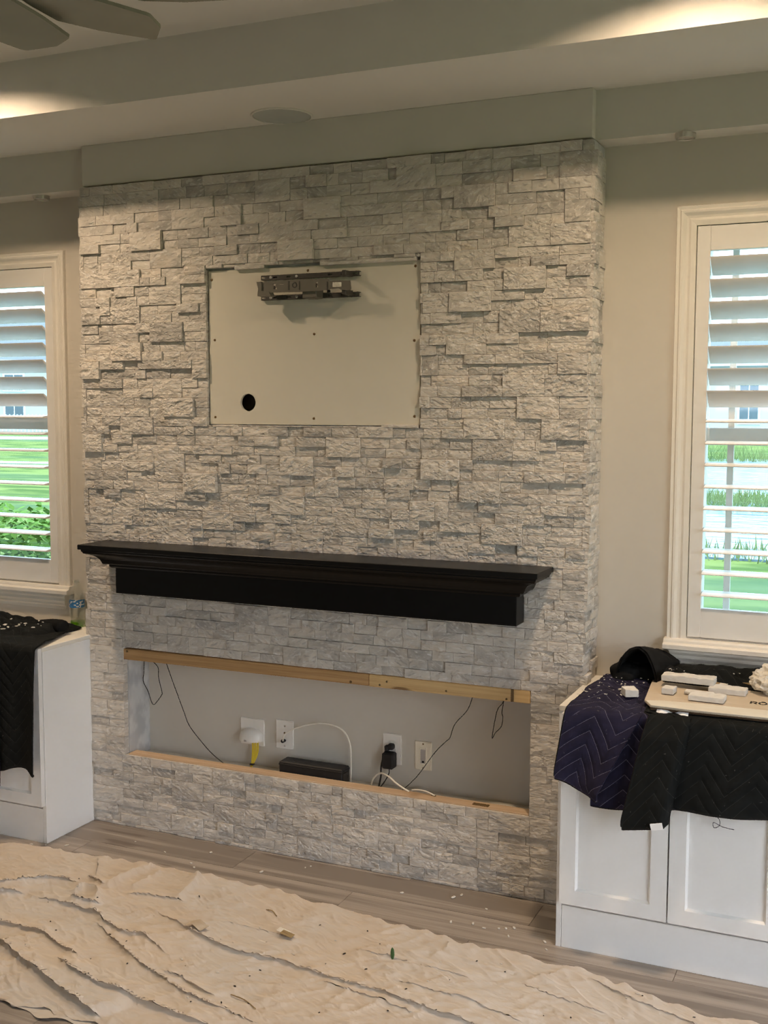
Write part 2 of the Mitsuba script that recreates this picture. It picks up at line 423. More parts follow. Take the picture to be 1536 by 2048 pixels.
EDGES = np.array([.0145, .0862, .158, .2297, .3014, .374, .448, .522, .597, .673, .745, .8165, .888, .96, 1.031, 1.103, 1.174,
                  1.245, 1.315, 1.386, 1.461, 1.533, 1.605, 1.675, 1.749, 1.8235, 1.893, 1.963, 2.038, 2.106, 2.18, 2.245, 2.315, 2.386, 2.46, 2.541])*K
BLOCKS = [(-2.749, -2.603, 2.506), (-1.606, -1.461, 2.5), (-1.027, -.915, 2.5), (-2.176, -2.031, 2.5), (-2.543, -2.398, 2.43), (-1.392, -1.247, 2.43),
 (-1.969, -1.824, 2.43), (-2.734, -2.59, 2.36), (-1.006, -.921, 2.36), (-2.159, -2.013, 2.355), (-1.583, -1.438, 2.353), (-1.198, -1.054, 2.283),
 (-2.647, -2.502, 2.284), (-2.075, -1.932, 2.28), (-2.838, -2.692, 2.215), (-1.39, -1.245, 2.215), (-1.211, -1.068, 2.15), (-2.654, -2.509, 2.14),
 (-1.406, -1.258, 2.073), (-2.837, -2.698, 2.073), (-1.507, -1.407, 2.073), (-1.227, -1.082, 2.0), (-2.648, -2.498, 1.996), (-1.418, -1.272, 1.93),
 (-2.831, -2.687, 1.93), (-1.022, -.921, 1.86), (-2.962, -2.891, 1.857), (-1.508, -1.45, 1.857), (-2.458, -2.383, 1.85), (-1.213, -1.066, 1.79),
 (-2.642, -2.509, 1.78), (-1.161, -1.016, 1.715), (-2.592, -2.453, 1.706), (-1.351, -1.205, 1.64), (-2.797, -2.642, 1.638), (-1.76, -1.62, 1.632),
 (-1.318, -1.175, 1.568), (-1.881, -1.747, 1.565), (-2.97, -2.885, 1.563), (-1.508, -1.366, 1.495), (-2.075, -1.937, 1.494), (-2.642, -2.502, 1.492),
 (-1.363, -1.218, 1.42), (-1.931, -1.836, 1.42), (-2.499, -2.352, 1.42), (-1.548, -1.408, 1.348), (-2.687, -2.543, 1.347), (-2.119, -1.976, 1.348),
 (-1.552, -1.458, 1.35), (-2.956, -2.845, 1.278), (-1.848, -1.71, 1.278), (-2.417, -2.278, 1.276), (-1.282, -1.137, 1.277), (-2.028, -1.899, 1.21),
 (-1.474, -1.333, 1.21), (-2.613, -2.465, 1.21), (-2.279, -2.135, .92), (-1.308, -1.161, .856), (-2.593, -2.494, .779), (-2.066, -1.926, .776),
 (-2.947, -2.805, .70), (-2.891, -2.791, .485), (-2.898, -2.794, .34), (-2.385, -2.244, .268), (-1.818, -1.673, .267), (-1.246, -1.097, .265),
 (-2.962, -2.822, .265), (-2.008, -1.866, .2), (-1.435, -1.29, .194), (-2.579, -2.435, .194), (-2.386, -2.242, .125), (-1.818, -1.672, .119),
 (-1.238, -1.094, .121), (-2.963, -2.821, .116), (-2.009, -1.866, .046), (-2.582, -2.437, .046), (-1.435, -1.287, .044),
 (-1.075, -.945, 1.64), (-1.10, -.96, .55), (-1.02, -.93, .41), (-1.60, -1.47, .70), (-2.38, -2.24, 1.06)]

stones = []                    # (x0, x1, z0, z1, big)
rs = np.random.default_rng(21)
def split(x0, x1, z0, z1):
    x = x0
    while x1-x > 1e-4:
        w = rs.choice([.05, .075, .085, .10, .105, .12, .15], p=[.12, .2, .18, .18, .14, .12, .06])
        if x1-x-w < .035: w = x1-x
        stones.append((x, x+w, z0, z1, 0)); x += w
for k in range(len(EDGES)-1):
    za, zb = EDGES[k], EDGES[k+1]
    row = sorted((max(a*K, XL), min(b*K, XR), 1) for a, b, zc in BLOCKS if za < zc*K < zb)
    cur = XL; free = []
    for a, b, _ in row:
        if a < cur-.004: a = cur
        if b-a < .03: continue
        if a-cur < .022: a = cur
        if a > cur: free.append((cur, a))
        stones.append((a, b, za, zb, 1)); cur = b
    if cur < XR-.01: free.append((cur, XR))
    zm = (za+zb)/2 + rs.uniform(-.002, .002)
    for a, b in free:
        if rs.random() < .12 and .06 < b-a < .2:
            stones.append((a, b, za, zb, 1)); continue
        split(a, b, za, zm); split(a, b, zm, zb)
split(XL, XR, EDGES[-1], ZS-.006)
split(XL, XR, 0.001, EDGES[0])

def cut(st, hole):
    x0, x1, z0, z1, g = st
    a, b, c, d = hole
    if x1 <= a or x0 >= b or z1 <= c or z0 >= d: return [st]
    out = []
    if x0 < a: out.append((x0, a, z0, z1, g))
    if x1 > b: out.append((b, x1, z0, z1, g))
    xa, xb = max(x0, a), min(x1, b)
    if z0 < c: out.append((xa, xb, z0, c, 0))
    if z1 > d: out.append((xa, xb, d, z1, 0))
    return out
for h in (TV, NICHE):
    stones = [t for st in stones for t in cut(st, h)]
stones = [t for t in stones if t[1]-t[0] > .006 and t[3]-t[2] > .006]

def stone_mesh(x0, x1, z0, z1, sid, base, amp, seed, nx=None):
    """a split face stone: flat sides, chipped rough face towards -y"""
    q = np.random.default_rng(seed)
    w, h = x1-x0-.0012, z1-z0-.0010
    nx = nx or int(np.clip(round(w/.019), 3, 9)); nz = int(np.clip(round(h/.014), 3, 6))
    u, v = np.meshgrid(np.linspace(0, 1, nx+1), np.linspace(0, 1, nz+1), indexing='ij')
    ju = q.uniform(-.3, .3, u.shape)/nx; jv = q.uniform(-.3, .3, u.shape)/nz
    ju[0] = ju[-1] = 0; jv[:, 0] = jv[:, -1] = 0
    u, v = u+ju, v+jv
    X, Z = x0+.0006+u*w, z0+.0005+v*h
    a = q.uniform(0, 9, 3)
    P = np.stack([X*17+a[0]+Z*q.uniform(-9, 9), Z*26+a[1], 0*X+a[2]], -1)
    r = meshkit.fbm(P, 3, int(seed) % 97)-.5
    pl = -np.abs((u-.5)*q.uniform(-.6, .6)+(v-.5)*q.uniform(-1, 1))*.35
    edge = np.minimum(np.minimum(u, 1-u)*w, np.minimum(v, 1-v)*h)
    r = amp*(r*2.0+pl)*(1-.6*np.exp(-edge/.005)) - .0035*np.exp(-edge/.003)*q.uniform(.1, .7)
    Yf = -(base+r)
    V = [np.stack([X, Yf, Z], -1).reshape(-1, 3)]
    n1 = nz+1
    rim = [j for j in range(n1)] + [i*n1+nz for i in range(1, nx+1)] + [nx*n1+j for j in range(nz-1, -1, -1)] + [i*n1 for i in range(nx-1, 0, -1)]
    B = V[0][rim].copy(); B[:, 1] = .012
    V = np.vstack([V[0], B])
    nf = (nx+1)*(nz+1)
    i, j = np.meshgrid(np.arange(nx), np.arange(nz), indexing='ij')
    p = (i*n1+j).ravel()
    F = np.vstack([np.stack([p, p+n1, p+n1+1], 1), np.stack([p, p+n1+1, p+1], 1)])
    E = []
    L = len(rim)
    for k in range(L):
        E += [(rim[k], rim[(k+1) % L], nf+(k+1) % L), (rim[k], nf+(k+1) % L, nf+k)]
    F = np.vstack([F, np.array(E)])
    uv = np.column_stack([sid+.1+.8*np.clip((V[:, 0]-x0)/.3, 0, 1), V[:, 2]*3+V[:, 1]*2])
    return V, F, uv

pieces = []
for i, (x0, x1, z0, z1, g) in enumerate(stones):
    q = np.random.default_rng(1000+i)
    upper = 1.0 if z0 > 1.25 else .55
    base = q.uniform(.010, .017) + (q.choice([0, .004, .010], p=[.5, .3, .2]) + (.007 if g else 0))*upper
    amp = (.0070 if g else .0052)*(1.0 if z0 > 1.25 else .75)
    pieces.append(((x1-x0)*(z1-z0), stone_mesh(x0, x1, z0, z1, i+1, base, amp, 1000+i)))

# returns: the right hand side shows, the left only as an edge
def side_stones(x, sgn, zmin):
    for k in range(len(EDGES)-1):
        za, zb = EDGES[k], EDGES[k+1]
        if zb < zmin: continue
        q = np.random.default_rng(5000+k+(0 if sgn > 0 else 300))
        y0, y1 = -.014, YB-.002
        cells = []
        if q.random() < .5:
            s = q.uniform(.06, .125)
            cells += [(y0, y0+s, za, zb, 1), (y0+s, y1, za, zb, 0)]
        else:
            zm = (za+zb)/2
            for a, b in ((za, zm), (zm, zb)):
                s = q.uniform(.05, .13)
                cells += [(y0, y0+s, a, b, 0), (y0+s, y1, a, b, 0)]
        for (a, b, c, d, g) in cells:
            sid = len(pieces)+3000
            V, F, uv = stone_mesh(a, b, c, d, sid, q.uniform(.004, .014)+(.006 if g else 0), .007, 7000+sid)
            if sgn > 0: W_ = np.stack([x-V[:, 1], V[:, 0], V[:, 2]], 1)
            else: W_ = np.stack([x+V[:, 1], V[:, 0], V[:, 2]], 1); F = F[:, ::-1]
            pieces.append(((b-a)*(d-c)*(.32 if sgn > 0 else .02), (W_, F, uv)))
side_stones(XR, 1, .80)
side_stones(XL, -1, .0)
# the little strips pushed in round the wall board and under the mantel
for x0, x1, z0, z1 in ((-2.41, -2.275, 2.364, 2.379), (-2.03, -1.63, 2.362, 2.377), (-1.77, -1.62, 1.744, 1.757), (-2.52, -2.40, 1.742, 1.751)):
    pieces.append((.0001, stone_mesh(x0, x1, z0, z1, len(pieces)+9000, .018, .002, len(pieces))))
pieces.sort(key=lambda t: -t[0])
for area, (V, F, uv) in pieces[:300]:
    obj('stone', (V, F), 'stone', 'wall_chimney_breast', uv=uv)
VV, FF, UU, n = [], [], [], 0
for area, (V, F, uv) in pieces[300:]:
    VV.append(V); FF.append(F+n); UU.append(uv); n += len(V)
k = obj('small_stones', (np.vstack(VV), np.vstack(FF)), 'stone', 'wall_chimney_breast', uv=np.vstack(UU))
labels[k] = {'kind': 'stuff', 'label': 'smaller ledger stones filling the courses'}

# wall board inside the stone
bd = sbox(TV[0]+.004, TV[2]+.004, TV[1]-.007, TV[3]-.010)
cable_hole = Polygon([(-2.362+.035*math.cos(a), 1.840+.035*math.sin(a)) for a in np.arange(40)*math.pi/20])
obj('wall_board', extrude_xz(bd.difference(cable_hole), -.001, .012), 'board_cream', 'wall_chimney_breast', label='smooth cream wall board with a round cable hole')
SCREWS = [(-2.526, 2.331), (-1.639, 2.343), (-2.089, 2.348), (-2.515, 2.091), (-2.062, 2.104), (-1.642, 2.07), (-2.516, 1.781), (-2.065, 1.778), (-1.64, 1.788)]
for x, z in SCREWS:
    s = lathe([(0, .0016), (.0025, .0016), (.0052, .0004), (.0055, -.001)], 14)
    s.apply_transform(R((1, 0, 0), 90)); s.apply_translation((x, -.0012, z))
    obj('screw', s, 'screw_dark', 'wall_chimney_breast', label='dark screw head')

# niche: grey side lining with a torn hole, shelf behind the lower board
NI = 'wall_chimney_breast'
lin = sbox(.013, NICHE[2]-.03, YB-.028, NICHE[3]).difference(Polygon([(.113, .55), (.123, .525), (.125, .49), (.114, .455)]))
m = extrude_xz(lin, 0, .012); m.apply_transform(R((0, 0, 1), 90)); m.apply_translation((NICHE[0]+.006, 0, 0))
obj('niche_lining', m, 'cement_board', NI, label='grey cement lining of the niche')
obj('niche_shelf', box(NICHE[0], NICHE[1], .03, YB, .27, .296), 'wall_paint', NI)
obj('niche_top', box(NICHE[0]-.02, NICHE[1]+.02, .03, YB, .79, .81), 'cement_board', NI)
obj('niche_back_stud', box(NICHE[0]-.03, NICHE[0]+.0055, .112, YB, .27, .79), 'cement_board', NI)

# ------------------------------------------------------------------ windows, casings, shutters
def rings(prof, x0, x1, z0, z1):
    """casing swept up one side, across and down the other; profile of (out, proud)"""
    V = []
    for o, p in prof:
        V += [(x0-o, YB-p, z0), (x0-o, YB-p, z1+o), (x1+o, YB-p, z1+o), (x1+o, YB-p, z0)]
    n = len(prof)
    def seg(a):
        W_ = []
        for i in range(n): W_ += [V[i*4+a], V[i*4+a+1]]
        F = []
        for i in range(n-1):
            F += [(2*i, 2*i+1, 2*i+3), (2*i, 2*i+3, 2*i+2)]
        return trimesh.Trimesh(np.array(W_), F, process=False)
    return [seg(a) for a in range(3)]
CAS = [(0, -.02), (0, .013), (.018, .016), (.026, .0125), (.034, .014), (.044, .021), (.051, .022), (.056, .017), (.066, .019), (.068, .016), (.068, -.001)]
def louver(x0, x1, y, z, tilt):
    ang = np.linspace(0, 2*np.pi, 17)[:-1]
    pr = [(.0445*math.cos(t), .0058*math.sin(t)) for t in ang]
    m = prism_x(pr, x0, x1)
    m.apply_transform(R((1, 0, 0), tilt)); m.apply_translation((0, y, z))
    return m

def window(no, op, side, zo, zl, zt, nlouv, muntins):
    x0, x1, z0, z1 = op
    W_ = f'window_{no}'
    labels[W_] = {'kind': 'structure', 'label': f'{side} window with white moulded casing and sill'}
    for s in rings(CAS, x0, x1, z0-.006, z1): obj('casing', s, 'trim_white', W_)
    # vinyl sash outside, with a meeting rail
    yw = YB+.10
    obj('frame', cat(box(x0, x0+.035, yw-.02, yw+.05, z0, z1), box(x1-.035, x1, yw-.02, yw+.05, z0, z1),
                     box(x0, x1, yw-.02, yw+.05, z0, z0+.045), box(x0, x1, yw-.02, yw+.05, z1-.04, z1)), 'trim_white', W_)
    obj('meeting_rail', cat(box(x0+.03, x1-.03, yw-.03, yw+.03, zo-.028, zo+.028, .003)), 'shutter_white', W_)
    for xm in muntins: obj('muntin', box(xm-.011, xm+.011, yw-.004, yw+.012, z0+.04, z1-.03), 'shutter_white', W_)
    V = np.array([(x0, yw+.004, z0), (x1, yw+.004, z0), (x1, yw+.004, z1), (x0, yw+.004, z1)])
    obj('pane', (V, np.array([(0, 1, 2), (0, 2, 3)])), 'tinted_glass', W_)
    # sill and apron
    zs = z0-.004
    obj('sill', cat(prism_x([(YB, zs), (YB-.030, zs), (YB-.034, zs-.006), (YB-.036, zs-.014), (YB-.048, zs-.016), (YB-.052, zs-.020), (YB-.052, zs-.034), (YB-.048, zs-.037), (YB, zs-.037)],
                            x0-.075, x1+.075)), 'trim_white', W_)
    za = zs-.037
    pr = np.array([(YB, za), (YB-.042, za), (YB-.041, za-.010), (YB-.032, za-.020), (YB-.030, za-.032), (YB-.020, za-.044), (YB-.019, za-.052), (YB-.010, za-.060), (YB-.009, za-.074), (YB, za-.074)])
    dx = np.clip((za-pr[:, 1])/.074, 0, 1)*.034
    obj('apron', prism_x(pr, x0-.058, x1+.058, dx, -dx), 'trim_white', W_)
    # plantation shutter
    S_ = thing('plantation_shutter', f'white plantation shutter in the {side} window, upper louvers tilted open and lower ones flat', 'shutter')
    g = .003
    ya, yb_ = YB-.010, YB+.020
    ia, ib = x0+.048, x1-.048
    zb_, zt_ = zl, zt
    obj('stile', box(x0+g, ia, ya, yb_, z0+g, z1-g, .0015), 'shutter_white', S_)
    obj('stile', box(ib, x1-g, ya, yb_, z0+g, z1-g, .0015), 'shutter_white', S_)
    obj('top_rail', box(ia, ib, ya+.001, yb_-.001, zt_, z1-g, .0015), 'shutter_white', S_)
    obj('bottom_rail', box(ia, ib, ya+.001, yb_-.001, z0+g, zb_, .0015), 'shutter_white', S_)
    for k in range(nlouv):
        z = (1.166+.0763*k)
        obj('louver', louver(ia+.003, ib-.003, YB+.005, z, -41 if k >= 9 else 4), 'shutter_white', S_)
window(1, LW, 'left', 1.745, 1.122, 2.362, 16, [-4.2])
window(2, RW, 'right', 1.724, 1.113, 2.363, 16, [-.527, .09])

# ------------------------------------------------------------------ mantel shelf
MA = thing('mantel_shelf', 'black painted mantel shelf with crown moulding on the stone wall, above the open niche', 'mantel')
bx0, bx1, by = -2.952, -1.20, -.102
obj('beam_box', box(bx0, bx1, by, .012, 1.043, 1.160, .002), 'black_paint', MA)
CR = [(1.152, .002), (1.152, .012), (1.158, .017), (1.166, .018), (1.168, .020), (1.168, .034), (1.172, .038), (1.180, .041), (1.190, .046), (1.199, .054), (1.207, .065), (1.213, .080), (1.216, .092), (1.222, .094), (1.226, .098), (1.236, .098)]
V, F = [], []
for z, o in CR: V += [(bx0-o, .012, z), (bx0-o, by-o, z), (bx1+o, by-o, z), (bx1+o, .012, z)]
for i in range(len(CR)-1):
    for j in range(3):
        a = i*4+j
        F += [(a, a+1, a+5), (a, a+5, a+4)]
obj('crown_moulding', trimesh.Trimesh(np.array(V), F, process=False), 'black_paint', MA)
obj('shelf_top', box(bx0-.107, bx1+.107, -.213, .012, 1.234, 1.254, .002), 'black_paint', MA)

# ------------------------------------------------------------------ television bracket
TB = thing('television_bracket', 'dark folded steel television bracket screwed near the top of the cream wall board', 'bracket')
def rail(z0, z1):
    p = sbox(-2.288, z0, -1.862, z1)
    for x in (-2.277, -2.225, -2.165, -1.985, -1.93, -1.877): p = p.difference(sbox(x-.009, (z0+z1)/2-.0028, x+.009, (z0+z1)/2+.0028))
    return cat(extrude_xz(p, -.018, -.015), box(-2.288, -1.862, -.018, -.001, z1-.002, z1), box(-2.288, -1.862, -.018, -.001, z0, z0+.002))
for z0 in (2.239, 2.317):
    r_ = obj('rail', rail(z0, z0+.018), 'mount_dark', TB)
    for x in (-2.245, -2.13, -1.905):
        s = lathe([(0, .004), (.004, .0035), (.006, .001), (.0062, -.001)], 12); s.apply_transform(R((1, 0, 0), 90)); s.apply_translation((x, -.018, z0+.009))
        obj('bolt', s, 'steel', r_)
PX = lambda pts: [(-2.2665+(a-180)/5.689*.002083, 2.3120-(b-190)/5.689*.001815-(a-180)*.0000185+.003) for a, b in pts]
arm = Polygon(PX([(215, 232), (330, 222), (680, 192), (1020, 182), (1030, 205), (1270, 200), (1280, 305), (1232, 312), (1165, 308), (1130, 290), (1090, 298), (1040, 300), (1025, 312), (870, 326), (700, 338), (360, 352), (215, 362)]))
for pts in ([(368, 245), (412, 240), (398, 270), (418, 310), (372, 312), (380, 275)], [(872, 220), (905, 216), (892, 250), (905, 280), (872, 284)], [(445, 250), (495, 246), (495, 252), (445, 256)]):
    arm = arm.difference(Polygon(PX(pts)))
obj('arm_plate', cat(extrude_xz(arm, -.084, -.080)), 'mount_metal', TB)
obj('second_arm', extrude_xz(arm.buffer(-.012).intersection(sbox(-2.3, 2.2, -1.93, 2.4)), -.050, -.046), 'mount_dark', TB)
for x in (560, 685, 1010):
    a, b = PX([(x, 195)])[0], PX([(x, 335)])[0]
    obj('rib', box(a[0]-.0015, a[0]+.0015, -.0862, -.084, b[1]+.006, a[1]-.006), 'mount_dark', TB)
obj('end_cap', cat(extrude_xz(Polygon(PX([(180, 228), (235, 224), (240, 262), (236, 330), (330, 345), (350, 395), (190, 398), (200, 310)])), -.090, -.055)), 'mount_metal', TB)
obj('hub', cat(box(-2.075, -2.015, -.075, -.012, 2.235, 2.275, .003)), 'mount_metal', TB)
obj('hinge_block', cat(box(-1.905, -1.888, -.080, -.015, 2.242, 2.262, .002), box(-1.905, -1.888, -.080, -.015, 2.312, 2.332, .002)), 'mount_dark', TB)
a, b = PX([(1072, 225)])[0], PX([(1172, 272)])[0]
obj('label_plate', box(a[0], b[0], -.0852, -.084, b[1], a[1]), 'paper_white', TB, label='small printed label')
for i in range(3):
    z = b[1]+(a[1]-b[1])*(.25+.25*i)
    obj('label_line', box(a[0]+.003, b[0]-.004-.004*i, -.0856, -.0851, z-.0008, z+.0008), 'mount_slot', TB)
hc = lathe([(.007, .001), (.009, .002), (.011, .001), (.011, -.001)], 20); hc.apply_transform(R((1, 0, 0), 90)); p_ = PX([(628, 258)])[0]; hc.apply_translation((p_[0], -.084, p_[1]))
obj('pivot_ring', hc, 'mount_dark', TB)
obj('latch', box(PX([(1003, 0)])[0][0], PX([(1028, 0)])[0][0], -.082, -.072, PX([(1010, 340)])[0][1], PX([(1010, 312)])[0][1]), 'black_hole', TB)

# ------------------------------------------------------------------ niche lumber
LB = thing('niche_header_board', 'rough brown lumber header along the top of the open niche, two pieces butted together', 'board')
tz = lambda x: .7370+.0075*(x-NICHE[0])/(NICHE[1]-NICHE[0])
def beam(x0, x1, y0, y1, h, m, name, dz=0):
    P = box(x0, x1, y0, y1, 0, h, .003)
    v = np.array(P.vertices); v[:, 2] += .739+.0055*(v[:, 0]-NICHE[0])/1.8+dz
    return obj(name, trimesh.Trimesh(v, P.faces, process=False), m, LB)
beam(-2.992, -1.822, -.012, .030, .047, 'lumber_brown', 'board')
beam(-1.821, -1.172, -.014, .030, .049, 'lumber_pine', 'board', -.001)
obj('strap', box(-1.245, -1.234, -.0155, .03, .745, .795), 'screw_dark', LB, label='dark strap across the right end')
for x, z in ((-2.968, .776), (-1.90, .751), (-1.745, .768), (-1.775, .752), (-1.50, .757), (-1.262, .752)):
    s = lathe([(0, .0012), (.004, .001), (.0055, -.002)], 10); s.apply_transform(R((1, 0, 0), 90)); s.apply_translation((x, -.0135, z)); obj('nail', s, 'screw_dark', LB)
SB = thing('niche_sill_board', 'pale lumber board along the bottom edge of the open niche', 'board')
obj('board', box(NICHE[0]+.012, NICHE[1], -.006, .050, .288, .326, .003), 'lumber_pale', SB)
obj('dark_patch', box(-1.40, -1.335, .004, .03, .325, .3266), 'screw_dark', SB, label='dark printed mark')

# ------------------------------------------------------------------ wall plates and what is plugged in
def plate(name, label, x0, x1, z0, z1, m, category='wall plate'):
    k = thing(name, label, category)
    obj('cover', box(x0, x1, YB-.0065, YB+.001, z0, z1, .0025), m, k)
    return k
p2 = plate('wall_plate', 'wide white wall plate with a bell shaped cable cover, leftmost in the niche', -2.506, -2.389, .384, .500, 'plastic_white')
# bell shaped nose: half dome, open below
u, v = np.meshgrid(np.linspace(0, 1, 25), np.linspace(0, 1, 12), indexing='ij')
th = np.pi*u; ph = v*np.pi/2
bx = -2.4475-.054*np.cos(th)*(1-.12*v**3); zz = .408+.052*np.sin(ph)*(.55+.45*np.sin(th)); yy = YB-.006-.046*np.sin(th)**.7*np.cos(ph)**.75
P = np.stack([bx, yy, zz], -1)
bell = grid(P, 25, 12)
low = np.vstack([P[:, 0], [[-2.4475, YB-.006, .408]]]); nl = len(P[:, 0])
under = trimesh.Trimesh(low, [(nl, j+1, j) for j in range(nl-1)], process=False)
kb = obj('cable_cover', cat(bell), 'plastic_white', p2, smooth=True, label='bulging white cable nose')
obj('cover_underside', under, 'plastic_white', p2)
obj('cover_notch', box(-2.462, -2.449, YB-.0535, YB-.046, .409, .417, .001), 'plastic_grey', p2)
p1 = plate('wall_plate', 'single white coaxial wall plate with a white cable screwed in', -2.332, -2.248, .386, .510, 'plastic_white')
for z, r_, m in ((.485, .0035, 'plastic_grey'), (.455, .005, 'screw_dark'), (.400, .0035, 'plastic_grey')):
    s = lathe([(0, .001), (r_, .0008), (r_+.0008, -.001)], 12); s.apply_transform(R((1, 0, 0), 90)); s.apply_translation((-2.289, YB-.0065, z)); obj('socket' if r_ > .004 else 'screw', s, m, p1)
p3 = plate('wall_outlet', 'white outlet plate with a black plug and a black power adapter in it', -1.837, -1.755, .386, .512, 'plastic_white', 'outlet')
obj('receptacle', box(-1.813, -1.779, YB-.0085, YB-.005, .414, .484, .003), 'plastic_white', p3)
p4 = plate('wall_plate', 'ivory wall plate with a grey brush slot, rightmost of the plates in the niche', -1.696, -1.624, .380, .497, 'plate_ivory')
obj('insert', box(-1.677, -1.643, YB-.0085, YB-.005, .403, .472, .0015), 'plate_ivory', p4)
obj('brush_slot', box(-1.6705, -1.6495, YB-.0095, YB-.006, .408, .465), 'plastic_grey', p4, label='grey brush slot')
for z in (.389, .487):
    s = lathe([(0, .001), (.003, .0008), (.0035, -.001)], 12); s.apply_transform(R((1, 0, 0), 90)); s.apply_translation((-1.660, YB-.0065, z)); obj('screw', s, 'screw_dark', p4)
obj('brush_gap', box(-1.664, -1.655, YB-.010, YB-.009, .411, .419), 'black_hole', p4)

# yellow cables from the bell
YC = thing('yellow_cable_bundle', 'bundle of yellow network cables hanging out of the bell shaped cover', 'cables')
for i in range(6):
    a = i/5-.5
    obj('cable', tube([(-2.418+a*.030, YB-.030-.004*(i % 2), .414), (-2.419+a*.028, YB-.030, .37), (-2.425+a*.018, YB-.032, .335), (-2.432+a*.008, YB-.034, .312), (-2.440+a*.004, YB-.034, .292)], .0024, 7), 'cable_yellow', YC)
obj('tie', box(-2.442, -2.424, YB-.042, YB-.026, .306, .314, .002), 'wire_black', YC, label='dark cable tie')
# white coaxial cable
CX = thing('white_coaxial_cable', 'white coaxial cable looping from the coaxial plate down behind the black box', 'cable')
obj('cable', tube([(-2.283, YB-.034, .430), (-2.268, YB-.045, .462), (-2.225, YB-.04, .490), (-2.16, YB-.035, .514), (-2.10, YB-.03, .525), (-2.045, YB-.03, .522), (-2.00, YB-.03, .503), (-1.975, YB-.03, .463), (-1.968, YB-.03, .41), (-1.968, YB-.03, .34), (-1.970, YB-.03, .296)], .0033, 8), 'cable_white', CX)
obj('connector', tube([(-2.289, YB-.006, .424), (-2.289, YB-.026, .424), (-2.285, YB-.036, .430)], .0062, 10), 'plastic_black', CX, label='black connector')
k = thing('white_patch_cable', 'short white cable arching over the lower board of the niche', 'cable')
obj('cable', tube([(-1.875, YB-.035, .297), (-1.858, YB-.045, .334), (-1.82, YB-.06, .362), (-1.775, YB-.08, .359), (-1.738, YB-.10, .346), (-1.70, YB-.115, .335), (-1.672, YB-.122, .327)], .0036, 8), 'cable_white', k)
obj('cable', tube([(-1.668, YB-.10, .327), (-1.640, YB-.112, .336), (-1.600, YB-.122, .338), (-1.560, YB-.128, .3285)], .003, 8), 'cable_white', k)
obj('dark_end', tube([(-1.577, YB-.124, .3275), (-1.558, YB-.128, .3275)], .0035, 8), 'screw_dark', k)
# plug, adapter and cords
k = thing('power_adapter', 'black power adapter plugged into the lower socket of the outlet', 'adapter')
obj('body', box(-1.822, -1.772, YB-.052, YB-.0085, .378, .443, .006), 'plastic_black', k)
obj('cord', tube([(-1.797, YB-.03, .379), (-1.798, YB-.032, .355), (-1.815, YB-.032, .322), (-1.836, YB-.035, .292)], [.0035]*4 if False else .0024, 7), 'wire_black', k)
k = thing('power_plug', 'black plug with a thick cord in the upper socket of the outlet', 'plug')
obj('head', cat(box(-1.806, -1.780, YB-.034, YB-.0085, .452, .476, .005), box(-1.818, -1.800, YB-.036, YB-.018, .444, .470, .005)), 'plastic_black', k)
obj('cord', tube([(-1.812, YB-.027, .452), (-1.822, YB-.030, .425), (-1.831, YB-.034, .38), (-1.832, YB-.034, .34), (-1.842, YB-.034, .292)], .0036, 8), 'wire_black', k)
# black box lying behind the board
k = thing('black_box', 'flat black electronics box lying behind the lower board of the niche', 'electronics')
obj('body', box(-2.262, -1.972, .055, .125, .296, .367, .004), 'plastic_black', k)
obj('lid_edge', box(-2.2635, -1.9705, .0535, .1265, .352, .358, .001), 'plastic_black', k)
obj('end_panel', box(-1.9725, -1.9695, .062, .118, .302, .348), 'wire_black', k)
# thin loose wires
yw_ = YB-.055
kw = (yw_+3.935)/4.065     # the wires hang a little off the wall
for lab, pts in (('thin black wire loop hanging at the left end of the niche', [(-2.984, .742), (-2.984, .70), (-2.986, .651), (-3.0+.01, .611), (-2.966, .57), (-2.948, .524), (-2.935, .512), (-2.918, .528), (-2.894, .559), (-2.891, .573), (-2.908, .636), (-2.910, .681), (-2.938, .708), (-2.945, .742)]),
                 ('thin black wire slanting down from the header towards the yellow cables', [(-2.876, .742), (-2.866, .705), (-2.832, .622), (-2.777, .496), (-2.752, .441), (-2.696, .381), (-2.633, .327), (-2.575, .292)]),
                 ('thin black wire running down across the ivory wall plate', [(-1.437, .745), (-1.444, .713), (-1.466, .653), (-1.517, .591), (-1.537, .535), (-1.552, .519), (-1.60, .467), (-1.663, .377), (-1.702, .331), (-1.742, .292)]),
                 ('thin black wire loop hanging at the right end of the niche', [(-1.318, .745), (-1.322, .70), (-1.344, .667), (-1.358, .60), (-1.364, .553), (-1.352, .575), (-1.328, .604), (-1.322, .640), (-1.326, .659), (-1.320, .70), (-1.317, .745)])):
    solo('thin_wire', lab, 'wire', tube([(x*kw, yw_, 1.8133+(z-1.8133)*kw) for x, z in pts], .0016, 6), 'wire_black')

